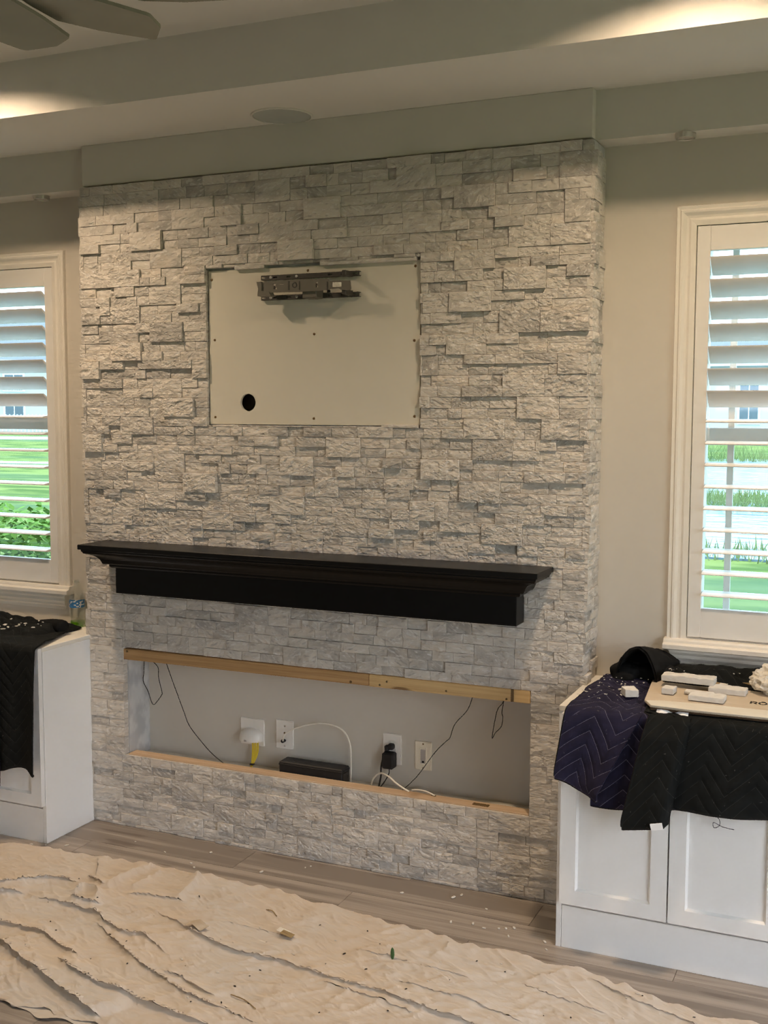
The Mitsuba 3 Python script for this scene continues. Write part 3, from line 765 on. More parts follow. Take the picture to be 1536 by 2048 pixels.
# ------------------------------------------------------------------ ceiling things
k = thing('ceiling_speaker', 'round grey in-ceiling speaker grille above the stone wall', 'speaker')
obj('grille', lathe([(0, -.0045), (.10, -.0045), (.108, -.004), (.110, .001)], 48, (-2.145, -.100, ZC)), 'speaker_grille', k, smooth=30)
obj('rim', lathe([(.110, .001), (.110, -.0055), (.113, -.0065), (.116, -.004), (.116, .001)], 48, (-2.145, -.100, ZC)), 'ceiling_paint', k, smooth=30)
for (x, y), lab in (((-3.458, .088), 'small chrome puck light under the soffit over the left window'), ((-.680, .066), 'small chrome puck light under the soffit over the right window')):
    k = thing('puck_light', lab, 'puck light')
    obj('ring', lathe([(.029, -.002), (.030, -.016), (.032, -.018), (.0345, -.017), (.035, .001)], 32, (x, y, ZS)), 'steel', k, smooth=40)
    obj('lens', lathe([(0, -.014), (.022, -.014), (.029, -.012), (.029, 0)], 32, (x, y, ZS)), 'plastic_grey', k, smooth=40)
for x, y in CANS:
    k = thing('recessed_light', 'recessed warm ceiling downlight in the tray ceiling, outside the picture', 'ceiling light', 'recessed downlights in the tray ceiling')
    obj('baffle', lathe([(.076, .056), (.074, .050), (.077, 0), (.080, -.002), (.090, -.003), (.092, .001)], 40, (x, y, ZU)), 'trim_white', k, smooth=40)
    d_ = disc(.072, .045, (x, y, ZU), flip=True)
    kk = obj('lens', d_, 'trim_white', k)
    scene[kk]['emitter'] = {'type': 'area', 'radiance': {'type': 'rgb', 'value': [CAN_POWER*c for c in CAN_COLOR]}}
# ceiling fan
FX, FY, FZ = -1.83, -2.06, 2.75
k = thing('ceiling_fan', 'ceiling fan with broad dark olive blades under the tray ceiling', 'ceiling fan')
obj('hub', lathe([(0, -.10), (.06, -.09), (.10, -.05), (.11, 0), (.10, .05), (.03, .08), (0, .08)], 32, (FX, FY, FZ)), 'fan_metal', k, smooth=35)
obj('rod', tube([(FX, FY, FZ+.07), (FX, FY, ZU-.04)], .012, 12), 'fan_metal', k)
obj('canopy', lathe([(0, -.06), (.03, -.055), (.065, -.01), (.068, 0)], 32, (FX, FY, ZU)), 'fan_metal', k, smooth=35)
blade = Polygon([(.12, -.03), (.30, -.115), (.42, -.155), (.51, -.105), (.605, 0), (.51, .105), (.42, .155), (.30, .115), (.12, .03)]).buffer(-.02).buffer(.02)
for i in range(10):
    b_ = extrude_xy(blade, -.004, .004)
    b_.apply_transform(R((1, 0, 0), 8)); b_.apply_transform(R((0, 0, 1), 118+i*36)); b_.apply_translation((FX, FY, FZ))
    kb = obj('blade', b_, 'fan_blade', k, label=None)
    br = box(.09, .24, -.018, .018, -.012, -.006, .002); br.apply_transform(R((0, 0, 1), 118+i*36)); br.apply_translation((FX, FY, FZ))
    obj('bracket', br, 'fan_metal', kb)

# ------------------------------------------------------------------ base cabinets
YC_ = -.317
def shaker(x0, x1, z0, z1, cab):
    fr = sbox(x0, z0, x1, z1).difference(sbox(x0+.053, z0+.050, x1-.053, z1-.053))
    d_ = obj('door', extrude_xz(fr, YC_-.024, YC_-.002), 'cabinet_white', cab)
    a, b, c, d = x0+.053, x1-.053, z0+.050, z1-.053
    V, F = [], []
    for y, o in ((YC_-.024, 0), (YC_-.014, .006), (YC_-.013, .007)):
        V += [(a+o, y, c+o), (b-o, y, c+o), (b-o, y, d-o), (a+o, y, d-o)]
    for i in range(2):
        for j in range(4):
            p, q = i*4+j, i*4+(j+1) % 4
            F += [(p, q, q+4), (p, q+4, p+4)]
    F += [(8, 9, 10), (8, 10, 11)]
    obj('panel', trimesh.Trimesh(np.array(V), F, process=False), 'cabinet_white', d_)
def cabinet(label, x0, x1, doors, ztop, slab_over):
    c = thing('base_cabinet', label, 'cabinet')
    obj('carcass', cat(box(x0, x1, YC_+.022, YB-.002, .0, ztop-.018, .0015), box(x0, x0+.018, YC_, YC_+.03, .0, ztop-.018, .001), box(x1-.018, x1, YC_, YC_+.03, .0, ztop-.018, .001)), 'cabinet_white', c)
    obj('base_panel', box(x0+.019, x1-.019, YC_+.0008, YC_+.02, 0, .1465, .001), 'cabinet_white', c)
    obj('top', box(x0-slab_over[0], x1+slab_over[1], YC_-.003, YB-.002, ztop-.018, ztop, .0015), 'cabinet_top', c)
    for a, b in doors: shaker(a, b, .163, ztop-.002 if slab_over[1] == 0 and x0 < -3 else ztop-.020, c)
    return c
cabinet('low white shaker cabinet left of the stone wall, half covered by a black blanket', -4.95, -3.163, [(-3.523, -3.167), (-3.884, -3.528), (-4.244, -3.889), (-4.60, -4.249)], .832, (0, 0))
cabinet('low white shaker cabinet right of the stone wall, blankets and cardboard on top', -.980, .82, [(-.964, -.610), (-.6045, -.2505), (-.245, .109), (.1145, .4685), (.474, .815)], .834, (0, 0))

# ------------------------------------------------------------------ moving blankets
def wob(u, v, f, s): return meshkit.fbm(np.stack([u*f, v*f, 0*u+s], -1), 3, 5)-.5
def sheet_uv(P, su=1, sv=1):
    nu, nv = P.shape[:2]
    du = np.zeros((nu, nv)); dv = np.zeros((nu, nv))
    du[1:] = np.cumsum(np.linalg.norm(np.diff(P, axis=0), axis=2).mean(1))[:, None]
    dv[:, 1:] = np.cumsum(np.linalg.norm(np.diff(P, axis=1), axis=2).mean(0))[None]
    return np.stack([du*su, dv*sv], -1).reshape(-1, 2)
def cloth_sheet(name, P, bsdf, parent, thick=.006, label=None):
    """front and back skin of a quilt, uv in metres of cloth"""
    nu, nv = P.shape[:2]
    m = grid(P, nu, nv, thick)
    uv = sheet_uv(P); uv = np.vstack([uv, uv])
    return obj(name, m, bsdf, parent, smooth=True, uv=uv, label=label)

def drape(xl, xr, hem, ytop, front, nu=70, nv=110, flat=.845, seed=0, slide=None, lumps=.006):
    """over the cabinet top from ytop to the front edge and down to hem(s); xl, xr: x of the edges as a function of the way down t (0 top back .. 1 hem)"""
    s, t = np.meshgrid(np.linspace(0, 1, nu), np.linspace(0, 1, nv), indexing='ij')
    ye = YC_-.030
    r = .016
    La = ytop-(ye-r) ; Lb = r*np.pi/2
    H = flat-r-hem(s)
    L = La+Lb+H
    d = t*L
    yy = np.where(d < La, ytop-d, np.where(d < La+Lb, ye-r+0-r*np.sin((d-La)/r), ye-2*r))
    zz = np.where(d < La, flat, np.where(d < La+Lb, flat-r*(1-np.cos((d-La)/r)), flat-r-(d-La-Lb)))
    td = np.clip((d-La)/np.maximum(H, 1e-6), -1.5, 1)
    xx = xl(td)+(xr(td)-xl(td))*s
    hang = np.clip(td, 0, 1)
    yy = yy-front(s, np.clip(td, 0, 1))*(hang > 0)*np.clip(hang*5, 0, 1)
    zz = zz+np.where(td <= 0, lumps*2*(wob(xx, yy, 14, seed)+.45)*np.clip(-td*6, 0, 1), 0)
    yy = yy-np.where(td > 0, .008*wob(xx, zz, 9, seed+3), 0)
    return np.stack([xx, yy, zz], -1)

NB = thing('moving_blanket', 'navy quilted moving blanket with grey chevron stitching over the left end of the right cabinet', 'blanket')
lerp = lambda a, b, t: a+(b-a)*t
P = drape(lambda t: np.where(t < 0, lerp(-.936, -.925, -t/1.2), lerp(-.936, -.968, t)), lambda t: np.where(t < 0, lerp(-.70, -.74, -t), lerp(-.69, -.815, t)),
          lambda s: lerp(.612, .566, s)+.004*np.sin(s*9), .05, lambda s, t: .012+.050*t*s**2+.010*np.sin(s*7+1)*t, seed=2)
cloth_sheet('front_fold', P, 'navy_quilt', NB)
def binding(P, side, name, parent, bs='binding', w=.010, out=.003):
    Q = P[0] if side == 'l' else P[-1] if side == 'r' else P[:, -1]
    Q = Q[::2]
    m = tube(Q, .0058, 8, 1)
    return obj(name, m, bs, parent, label='black edge binding')
binding(P, 'l', 'binding', NB); binding(P, 'b', 'binding', NB)
P = drape(lambda t: np.where(t < 0, -.80+0*t, lerp(-.80, -.852, t)), lambda t: np.where(t < 0, -.66+0*t, lerp(-.655, -.655, t)),
          lambda s: .532+.008*s, -.02, lambda s, t: .002+.010*np.sin(s*5)*t, nu=40, seed=5)
cloth_sheet('back_fold', P, 'navy_quilt', NB); binding(P, 'b', 'binding', NB); 
# rumpled part on top of the cabinet
s, t = np.meshgrid(np.linspace(0, 1, 60), np.linspace(0, 1, 80), indexing='ij')
xx = -.930+.200*s+.012*np.sin(t*9); yy = lerp(.095, -.30, t)
edge = np.minimum(np.minimum(s, 1-s)*5, np.minimum(t, 1-t)*6).clip(0, 1)
zz = .842+edge**.5*(.018+.030*meshkit.fbm(np.stack([xx*13, yy*17, 0*xx+3], -1), 3, 2)*(1-.6*t))
cloth_sheet('rumpled_top', np.stack([xx, yy, zz], -1), 'navy_quilt', NB, .004)

BB = thing('moving_blanket', 'black quilted moving blanket over the right cabinet doors, white tag at its corner', 'blanket')
def fr(s, t):
    pl = np.clip((.13-s)/.13, 0, 1)                # the folded corner at the left
    return .004+(s < .125)*(.030+.030*t)*np.clip((.125-s)/.01, 0, 1)+.012*np.sin(s*23+1.5*t)*t*(s > .13)+.014*np.sin(s*9)*t
P = drape(lambda t: np.where(t < 0, -.69+0*t, lerp(-.668, -.736, np.abs(t)**1.0)), lambda t: 0*t+.36,
          lambda s: np.where(s < .122, lerp(.492, .518, s/.122), .556+.012*np.clip((s-.122)/.15, 0, 1)+.004*np.sin(s*14)), -.02, fr, nu=190, nv=110, seed=8, flat=.848)
cloth_sheet('front_drape', P, 'black_quilt', BB)
PB = P
binding(P, 'l', 'binding', BB); binding(P, 'b', 'binding', BB)
tg = box(-.640, -.602, YC_-.152, YC_-.150, .513, .535, .0004); tg.apply_transform(R((0, 1, 0), -14, (-.62, 0, .512)))
obj('tag', tg, 'tag_white', BB, label='white cloth tag')
def pile(x0, x1, y0, y1, ridge, nu, nv, seed, f=12):
    s, t = np.meshgrid(np.linspace(0, 1, nu), np.linspace(0, 1, nv), indexing='ij')
    xx, yy = lerp(x0, x1, s), lerp(y1, y0, t)
    e = (np.minimum(np.minimum(s, 1-s)*6*(x1-x0)/.5, np.minimum(t, 1-t)*4).clip(0, 1))**.6
    zz = .836+e*(ridge(s, t)+.045*(meshkit.fbm(np.stack([xx*f, yy*f*1.6, 0*xx+seed], -1), 3, seed)-.45))
    return np.stack([xx, yy, np.maximum(zz, .836)], -1)
P = pile(-.74, .62, -.03, .150, lambda s, t: .050+.028*np.exp(-((t-.35)/.28)**2)-.010*s, 150, 40, 4)
cloth_sheet('rumpled_back', P, 'black_quilt', BB, .004)
# the hood like fold standing up at the left
s, t = np.meshgrid(np.linspace(0, 1, 40), np.linspace(0, 1, 24), indexing='ij')
ang = np.pi*(1.08-1.16*s)
cx, rx, rz = lerp(-.785, -.765, t), lerp(.070, .100, t), lerp(.085, .060, t)
xx = cx+rx*np.cos(ang)+.02*np.sin(ang)*t; zz = .890+rz*np.sin(ang)+.012*wob(s*3, t*3, 2, 3)*2; yy = lerp(-.03, .13, t)-.03*np.sin(ang)*(1-t)
zz = zz+.028*np.exp(-((s-.55)/.2)**2)*(1-t)
cloth_sheet('standing_fold', np.stack([xx, yy, zz], -1), 'black_cloth', BB, .008)
m = lump((.10, .13, .075), (-.835, .03, .885), 5, .3, 3); obj('tucked_corner', m, 'black_cloth', BB, smooth=True)
m = lump((.17, .08, .10), (-.775, .085, .905), 19, .2, 3); obj('tucked_corner', m, 'black_cloth', BB, smooth=True)
m = lump((.15, .10, .07), (-.735, .055, .885), 9, .3, 3, 12); obj('tucked_corner', m, 'black_cloth', BB, smooth=True)

LBK = thing('moving_blanket', 'black blanket heaped on the left cabinet and hanging over its door', 'blanket')
P = drape(lambda t: -3.75+0*t, lambda t: np.where(t < 0, -3.150-.17*np.clip(-t, 0, 1), lerp(-3.146, -3.150, t)), lambda s: .325+.010*np.sin(s*17)-.02*np.clip((.75-s)*4, 0, 1), -.06,
          lambda s, t: .004+.016*np.sin(s*19+.5)*t+.02*np.sin(s*7)*t, nu=110, nv=110, seed=12, flat=.842)
cloth_sheet('front_drape', P, 'black_quilt', LBK)
binding(P, 'b', 'binding', LBK)
P = pile(-3.95, -3.275, -.26, .07, lambda s, t: .030+.030*np.exp(-((s-.955)/.045)**2)*np.exp(-((t-.5)/.3)**2)+.045*np.exp(-((s-.47)/.05)**2)*np.exp(-((t-.35)/.2)**2), 120, 70, 6, 14)
cloth_sheet('heap', P, 'black_quilt', LBK, .004)
roll = tube([(-3.246, -.080, .863), (-3.27, -.072, .868), (-3.34, -.045, .868), (-3.44, -.01, .858)], np.interp(np.linspace(0, 1, 19), [0, .08, .3, 1], [.016, .029, .033, .018]), 14, 6)
obj('rolled_edge', roll, 'black_cloth', LBK, smooth=True)
nf = drape(lambda t: -3.78+0*t, lambda t: -3.335+0*t, lambda s: .248+.004*np.sin(s*9), -.05, lambda s, t: .026+.012*np.sin(s*11)*t, nu=50, nv=80, seed=14, flat=.834)
cloth_sheet('lower_fold', nf, 'navy_quilt', LBK, label='navy lining hanging lower')

# ------------------------------------------------------------------ on the right cabinet: cardboard and offcuts
CB = thing('cardboard_sheet', 'flattened cardboard box, printed, lying on the right cabinet under stone offcuts', 'cardboard')
top = Polygon([(-.706, -.283), (-.675, -.345), (-.56, -.352), (.42, -.335), (.42, .085), (-.745, .100)])
obj('sheet', extrude_xy(top, .868, .873), 'cardboard', CB)
obj('pale_flap', extrude_xy(Polygon([(-.672, -.348), (-.56, -.354), (.42, -.338), (.42, -.250), (-.53, -.262), (-.66, -.276), (-.700, -.292)]), .8732, .8752), 'cardboard_pale', CB)
obj('core_edge', extrude_xy(top.buffer(-.003), .8640, .8680), 'cardboard_edge', CB)
tx = meshkit.text_mesh('RŌ', .030, .0006, True); tx.apply_translation((-.392, -.186, .873))
obj('lettering', tx, 'ink', CB, label='dark printed letters')
C2 = solo('cardboard_sheet', 'second brown cardboard sheet under the printed one on the right cabinet', 'cardboard', extrude_xy(Polygon([(-.675, -.338), (.40, -.325), (.40, .05), (-.70, .05), (-.70, -.26)]), .857, .862), 'cardboard_edge')
scr = grid(np.stack(np.broadcast_arrays(lerp(-.655, -.555, np.linspace(0, 1, 14))[:, None], (-.356+.016*np.linspace(0, 1, 6))[None], .862+.006*np.sin(np.linspace(0, 9, 14))[:, None]-.012*np.linspace(1, 0, 6)[None]), -1), 14, 6, .001)
solo('crumpled_wrapper', 'shiny crumpled wrapper peeking out under the left corner of the cardboard', 'wrapper', scr, 'tag_white', smooth=True)

def offcut(label, x0, x1, y0, y1, z0, z1, rot=0, rough=.004, seed=1):
    nx = max(3, int((x1-x0)/.012))
    b_ = box(x0, x1, y0, y1, z0, z1, .0015).subdivide_to_size(.014)
    v = np.array(b_.vertices)
    c_ = (v[:, 1] > (y1-1e-4)) | (v[:, 2] > z1-.004)
    d_ = meshkit.fbm(np.stack([v[:, 0]*50, v[:, 1]*50, v[:, 2]*50+seed], -1), 2, seed)-.5
    v[:, 2] += np.where(v[:, 2] > (z0+z1)/2, d_*rough*2, 0)
    v[:, 1] += np.where(v[:, 1] > (y0+y1)/2, d_*rough*2.5, 0)
    b_ = trimesh.Trimesh(v, b_.faces, process=False)
    b_.apply_transform(R((0, 0, 1), rot, ((x0+x1)/2, (y0+y1)/2, z0)))
    return solo('stone_offcut', label, 'stone', b_, 'offcut')
offcut('long rough edged white stone strip lying across two others on the cardboard', -.690, -.515, -.080, -.020, .893, .915, -3, .006, 3)
offcut('small white stone cube under the left end of the long strip', -.668, -.628, -.190, -.140, .876, .896, -4, .002, 4)
offcut('white stone strip nearest the cardboard edge', -.574, -.462, -.240, -.175, .876, .893, -2, .002, 5)
offcut('thin white stone sliver between the long strip and the cube', -.60, -.508, -.160, -.125, .876, .884, -2, .002, 6)
offcut('white stone strip right of the long strip', -.530, -.410, -.105, -.045, .874, .893, -2, .003, 7)
offcut('square stone chunk on the navy blanket', -.785, -.740, -.265, -.215, .872, .897, 28, .003, 8)
offcut('thin broken stone splinter on the navy blanket', -.820, -.770, -.175, -.165, .872, .878, 48, .001, 9)
k = thing('marker_pen', 'short pen stub with a pale barrel behind the stone strips', 'pen')
obj('barrel', tube([(-.505, -.002, .882), (-.480, -.010, .882)], .0065, 10, 2), 'paper_white', k)
obj('cap', tube([(-.528, .006, .882), (-.505, -.002, .882)], .0062, 10, 2), 'wood_scrap', k, label='brown end')
obj('tip', tube([(-.480, -.010, .882), (-.470, -.013, .882)], [.0045]*2 if False else .004, 10, 2), 'wire_black', k)
wd = box(-.478, -.385, .012, .047, .873, .893, .0015); wd.apply_transform(R((0, 0, 1), -12, (-.43, .03, .88)))
solo('wood_scrap', 'brown wood scrap by the crumpled paper', 'wood', wd, 'wood_scrap')
pm = trimesh.creation.icosphere(subdivisions=4, radius=1)
v = np.array(pm.vertices); q_ = meshkit.fbm(v*1.7+3, 3, 4); r_ = np.abs(meshkit.fbm(v*3.1+9, 2, 8)-.5)
v *= (.75+.5*q_-.9*r_)[:, None]
solo('crumpled_paper', 'crumpled cream paper at the right end of the cardboard', 'paper', trimesh.Trimesh(v*np.array([.085, .06, .062])+np.array([-.318, -.035, .918]), pm.faces, process=False), 'paper_white')

# chips scattered on the blankets
def chips(pts, seed, size=(.003, .010)):
    q = np.random.default_rng(seed); out = []
    for x, y, z in pts:
        s_ = q.uniform(*size)
        out.append(lump((s_*q.uniform(1, 2.4), s_*q.uniform(.7, 1.2), s_*.5), (x, y, z), int(q.integers(1, 900)), .4, 1, q.uniform(0, 180)))
    return cat(out)
q = np.random.default_rng(3)
pts = [(x, y, .872+.012*meshkit.noise(np.array([x*13, y*17, 0]))) for x, y in zip(q.uniform(-.92, -.74, 70), q.normal(-.16, .10, 70).clip(-.33, .07))]
pts += [(x, y, .912) for x, y in zip(q.uniform(-.72, -.45, 24), q.uniform(.02, .1, 24))]
k = obj('stone_crumbs', chips(pts, 5, (.002, .006)), 'debris'); labels[k] = {'kind': 'stuff', 'label': 'pale stone crumbs on the navy and black blankets', 'category': 'debris'}
pts = [(x, y, .878) for x, y in zip(q.uniform(-3.75, -3.27, 24), q.uniform(-.28, -.03, 24))]
k = obj('stone_crumbs', chips(pts, 6, (.004, .011)), 'debris'); labels[k] = {'kind': 'stuff', 'label': 'pale stone crumbs on the black blanket of the left cabinet', 'category': 'debris'}

# ------------------------------------------------------------------ bottle
k = thing('water_bottle', 'clear plastic bottle with blue label and a little green liquid on the left cabinet', 'bottle')
bxy = (-3.335, .115, .832)
obj('body', lathe([(0, .004), (.018, .003), (.028, 0), (.0325, .006), (.033, .030), (.031, .036), (.033, .042), (.033, .085), (.0335, .088), (.0335, .128), (.0325, .135), (.027, .160), (.016, .186), (.0125, .194), (.0125, .212)], 40, bxy), 'bottle_plastic', k, smooth=40)
obj('label', lathe([(.0338, .090), (.0338, .126)], 40, bxy), 'bottle_label', k, smooth=40, label='blue paper label')
obj('cap', lathe([(0, .214), (.012, .214), (.0142, .212), (.0142, .198), (.013, .197)], 32, bxy), 'bottle_plastic', k, smooth=40)
obj('liquid', lathe([(0, .006), (.026, .004), (.0312, .010), (.0318, .026), (0, .026)], 40, bxy), 'green_liquid', k, smooth=40, label='bright green liquid')
for zz in (.036, .050, .064, .078): obj('rib', lathe([(.0332, zz-.002), (.0338, zz), (.0332, zz+.002)], 40, bxy), 'bottle_plastic', k, smooth=40)

# ------------------------------------------------------------------ canvas drop cloth
EX = np.array([-4.4, -3.6, -3.337, -3.191, -3.07, -2.828, -2.64, -2.531, -2.39, -2.258, -2.041, -1.874, -1.794, -1.681, -1.553, -1.442, -1.359, -1.269, -1.205, -1.148, -1.028, -.977, -.852, -.805, -.737, -.712, -.632, -.552, -.475, -.368, .2])
EYY = np.array([-.50, -.43, -.405, -.37, -.355, -.345, -.325, -.332, -.326, -.327, -.333, -.357, -.367, -.388, -.416, -.416, -.42, -.444, -.442, -.436, -.454, -.453, -.451, -.462, -.497, -.486, -.524, -.543, -.568, -.56, -.66])
NX, NY = 640, 250
xs = np.linspace(-4.1, .15, NX); tt = np.linspace(0, 1, NY)
X, Tt = np.meshgrid(xs, tt, indexing='ij')
def n1(x, f, s): return meshkit.noise(np.stack([x*f, 0*x+s, 0*x], -1), s)-.5
ye = np.interp(xs, EX, EYY)+.018*n1(xs, 14, 3)+.012*n1(xs, 34, 5)
yn = np.interp(xs, [-2.1, -1.2], [-1.375, -1.42])+.03*n1(xs, 11, 7)+.02*n1(xs, 27, 9)
Yc = ye[:, None]*(1-Tt)+yn[:, None]*Tt

def seg_dist(X, Yc, pts):
    pts = spline(np.array(pts), 5)
    best = np.full(X.shape, 9.0); sgn = np.ones(X.shape); along = np.zeros(X.shape); nx_ = np.zeros(X.shape); ny_ = np.zeros(X.shape)
    n = len(pts)-1
    for i in range(n):
        a, b = pts[i], pts[i+1]
        d = b-a; L2 = d@d
        t = np.clip(((X-a[0])*d[0]+(Yc-a[1])*d[1])/L2, 0, 1)
        px, py = X-(a[0]+t*d[0]), Yc-(a[1]+t*d[1])
        r = np.hypot(px, py)
        m = r < best
        best = np.where(m, r, best)
        sgn = np.where(m, np.sign(d[0]*py-d[1]*px), sgn)      # + on the left of the line
        along = np.where(m, (i+t)/n, along)
        nx_ = np.where(m, px/(r+1e-9), nx_); ny_ = np.where(m, py/(r+1e-9), ny_)
    return best, sgn, along, nx_, ny_

Zc = .004+0*X
DX, DY = 0*X, 0*X
def fold(pts, h, wl, wr, ends=.15, over=.5):
    """a pleat lapping over towards the camera side of the line; wl, wr: how wide it rises on the wall side and falls on the camera side"""
    global Zc, DX, DY
    d, s, a, nx_, ny_ = seg_dist(X, Yc, pts)
    w = np.where(s > 0, wl, wr*.6)
    e = np.clip(np.minimum(a, 1-a)/ends, 0, 1)**.7 if ends else 1
    Zc = Zc+.78*h*np.exp(-(d/w)**1.2)*e
    k = np.where(s > 0, over*h*np.exp(-(d/(wl*.6))**1.5)*e, 0)
    DX = DX-nx_*k; DY = DY-ny_*k
fold([(-2.869, -.768), (-2.651, -.775), (-2.51, -.80), (-2.456, -.84), (-2.345, -.881), (-2.261, -.871), (-2.096, -.95)], .026, .055, .014)
fold([(-2.394, -.667), (-2.1, -.781), (-1.93, -.822), (-1.762, -.828), (-1.582, -.854), (-1.458, -.869), (-1.38, -.868), (-1.276, -.892), (-1.124, -.915), (-.9, -.955)], .024, .07, .012, .1)
fold([(-1.60, -.880), (-1.40, -.905), (-1.22, -.935)], .014, .03, .012)
fold([(-2.454, -1.105), (-2.281, -1.182), (-2.153, -1.208), (-2.006, -1.222), (-1.864, -1.236), (-1.7, -1.25)], .030, .07, .016)
fold([(-2.527, -.83), (-2.322, -.942), (-2.139, -1.039), (-2.044, -1.074), (-1.938, -1.127), (-1.79, -1.156), (-1.60, -1.18)], .026, .035, .022)
fold([(-2.079, -1.040), (-1.982, -1.058), (-1.893, -1.090), (-1.82, -1.11)], .018, .04, .010)
fold([(-1.414, -.774), (-1.227, -.804), (-1.104, -.813), (-1.011, -.833), (-.90, -.86)], .014, .05, .014)
fold([(-1.592, -.63), (-1.474, -.656), (-1.378, -.665), (-1.252, -.661), (-1.119, -.688)], .012, .04, .014)
fold([(-2.640, -.600), (-2.639, -.48), (-2.590, -.335)], .036, .030, .026, .12, 0)
fold([(-2.560, -.56), (-2.545, -.46), (-2.545, -.36)], .020, .02, .025, .15, 0)
fold([(-2.335, -.560), (-2.357, -.440), (-2.392, -.340)], .034, .024, .026, .12, 0)
fold([(-2.55, -.60), (-2.46, -.585), (-2.37, -.575), (-2.30, -.58)], .020, .03, .014)
fold([(-2.714, -.700), (-2.723, -.634), (-2.67, -.632), (-2.629, -.658), (-2.592, -.726)], .040, .022, .022, .15, .1)
fold([(-2.69, -.735), (-2.62, -.745), (-2.55, -.735)], .028, .02, .02)
fold([(-3.3, -.80), (-3.015, -.740), (-2.952, -.674), (-2.851, -.608), (-2.76, -.60)], .030, .05, .03)
fold([(-3.4, -.90), (-3.1, -.83), (-2.968, -.803), (-2.881, -.760)], .030, .05, .016)
fold([(-2.698, -1.094), (-2.456, -1.191), (-2.282, -1.266), (-2.083, -1.34)], .040, .10, .020, .05)
fold([(-3.2, -1.00), (-2.95, -.98), (-2.641, -.987), (-2.5, -1.035), (-2.35, -1.09)], .030, .06, .018)
fold([(-2.127, -.648), (-1.98, -.653), (-1.857, -.659), (-1.74, -.67)], .010, .03, .016)
fold([(-2.782, -.53), (-2.70, -.565), (-2.655, -.59)], .022, .025, .012)
fold([(-2.86, -.36), (-2.80, -.44), (-2.74, -.53)], .016, .03, .02)
fold([(-1.31, -.46), (-1.30, -.52), (-1.33, -.60)], .012, .02, .012)
fold([(-.90, -.47), (-.93, -.54), (-1.0, -.62)], .014, .02, .012)
fold([(-.82, -.50), (-.70, -.57), (-.55, -.62), (-.40, -.68)], .016, .03, .016)
fold([(-1.05, -.62), (-.85, -.67), (-.7, -.70)], .012, .03, .014)
qf = np.random.default_rng(11)
for i in range(46):                      # small creases
    cx, cy = qf.uniform(-3.2, -.2), qf.uniform(-1.3, -.42)
    a = qf.choice([qf.uniform(-.5, .1), qf.uniform(.7, 1.2)]); L = qf.uniform(.04, .16)
    fold([(cx-L*math.cos(a), cy-L*math.sin(a)), (cx, cy+qf.uniform(-.01, .01)), (cx+L*math.cos(a), cy+L*math.sin(a))], qf.uniform(.002, .006), qf.uniform(.012, .03), qf.uniform(.012, .025), .4, 0)
PP = np.stack([X*1.0, Yc*1.0, 0*X], -1)
Zc = Zc+.008*(meshkit.fbm(PP*3.0, 2, 3)-.42)
def ridged(a, f1, f2, sd):               # long narrow creases running at the angle a
    ca, sa = math.cos(a), math.sin(a)
    wx = .05*(meshkit.fbm(PP*5+sd, 2, sd)-.5)
    e, g = X*ca+Yc*sa+wx, -X*sa+Yc*ca+wx*1.6
    n_ = 1-np.abs(meshkit.fbm(np.stack([e*f1, g*f2, 0*X+sd], -1), 2, sd)*2-1)
    return (np.clip(n_-.60, 0, 1)/.40)**1.6
msk = lambda f, sd: np.clip(meshkit.fbm(PP*f+sd, 2, sd)*2.4-.75, 0, 1)
Zc = Zc+.008*ridged(-.18, 3.5, 15, 5)*msk(3, 11)+.007*ridged(.75, 6, 22, 6)*msk(4, 12)+.006*ridged(-.7, 6, 24, 9)*msk(4, 13)+.005*ridged(.3, 10, 42, 8)*msk(5, 14)+.003*ridged(-.35, 14, 60, 15)
hem = np.exp(-Tt*(ye-yn)[:, None]/.02)
Zc = Zc*(1-.5*hem*(Zc < .03))+hem*.004*(1+np.sin(X*52+3*np.sin(X*9)))
Zc = np.maximum(Zc, .0015)
P = np.stack([X+DX, Yc+DY, Zc], -1)
k = solo('drop_cloth', 'wrinkled beige canvas drop cloth spread along the floor in front of the stone wall', 'drop cloth', grid(P, NX, NY), 'canvas', smooth=True)
# the turned under strip that shows at its near left corner
s, t = np.meshgrid(np.linspace(0, 1, 90), np.linspace(0, 1, 14), indexing='ij')
xx = lerp(-3.2, -2.0, s); yy = lerp(-1.33, -1.395, t)+.012*np.sin(xx*23)*t+.008*np.sin(xx*51)*t
obj('turned_edge', grid(np.stack([xx, yy, .002+.008*(.5+.5*np.sin(xx*37+t*2))*t], -1), 90, 14), 'canvas', k, smooth=True)

def cloth_z(x, y):
    i = np.argmin(np.abs(xs-x)); j = np.argmin(np.abs(Yc[i]-y))
    return float(Zc[i, j])
# litter on the cloth
lf = trimesh.creation.icosphere(subdivisions=2, radius=1); lf.apply_scale((.007, .003, .021)); lf.apply_translation((-1.432, -.665, cloth_z(-1.432, -.665)+.018))
solo('leaf', 'small dark green leaf standing on the drop cloth', 'leaf', lf, 'leaf_green', smooth=True)
sc = box(-1.865, -1.82, -.672, -.645, 0, .0025, .0008); sc.apply_transform(R((0, 1, 0), 12, (-1.84, 0, 0))); sc.apply_translation((0, 0, cloth_z(-1.84, -.66)+.012))
k = thing('board_scrap', 'torn flake of painted board lying on the drop cloth', 'scrap')
obj('face', sc, 'paper_white', k)
obj('core', move(sc, .018, -.008, -.003), 'wood_scrap', k, label='brown torn underside')
k = thing('cardboard_flake', 'curled brown flake left of the painted board scrap on the drop cloth', 'scrap')
u_, v_ = np.meshgrid(np.linspace(0, 1, 10), np.linspace(0, 1, 5), indexing='ij')
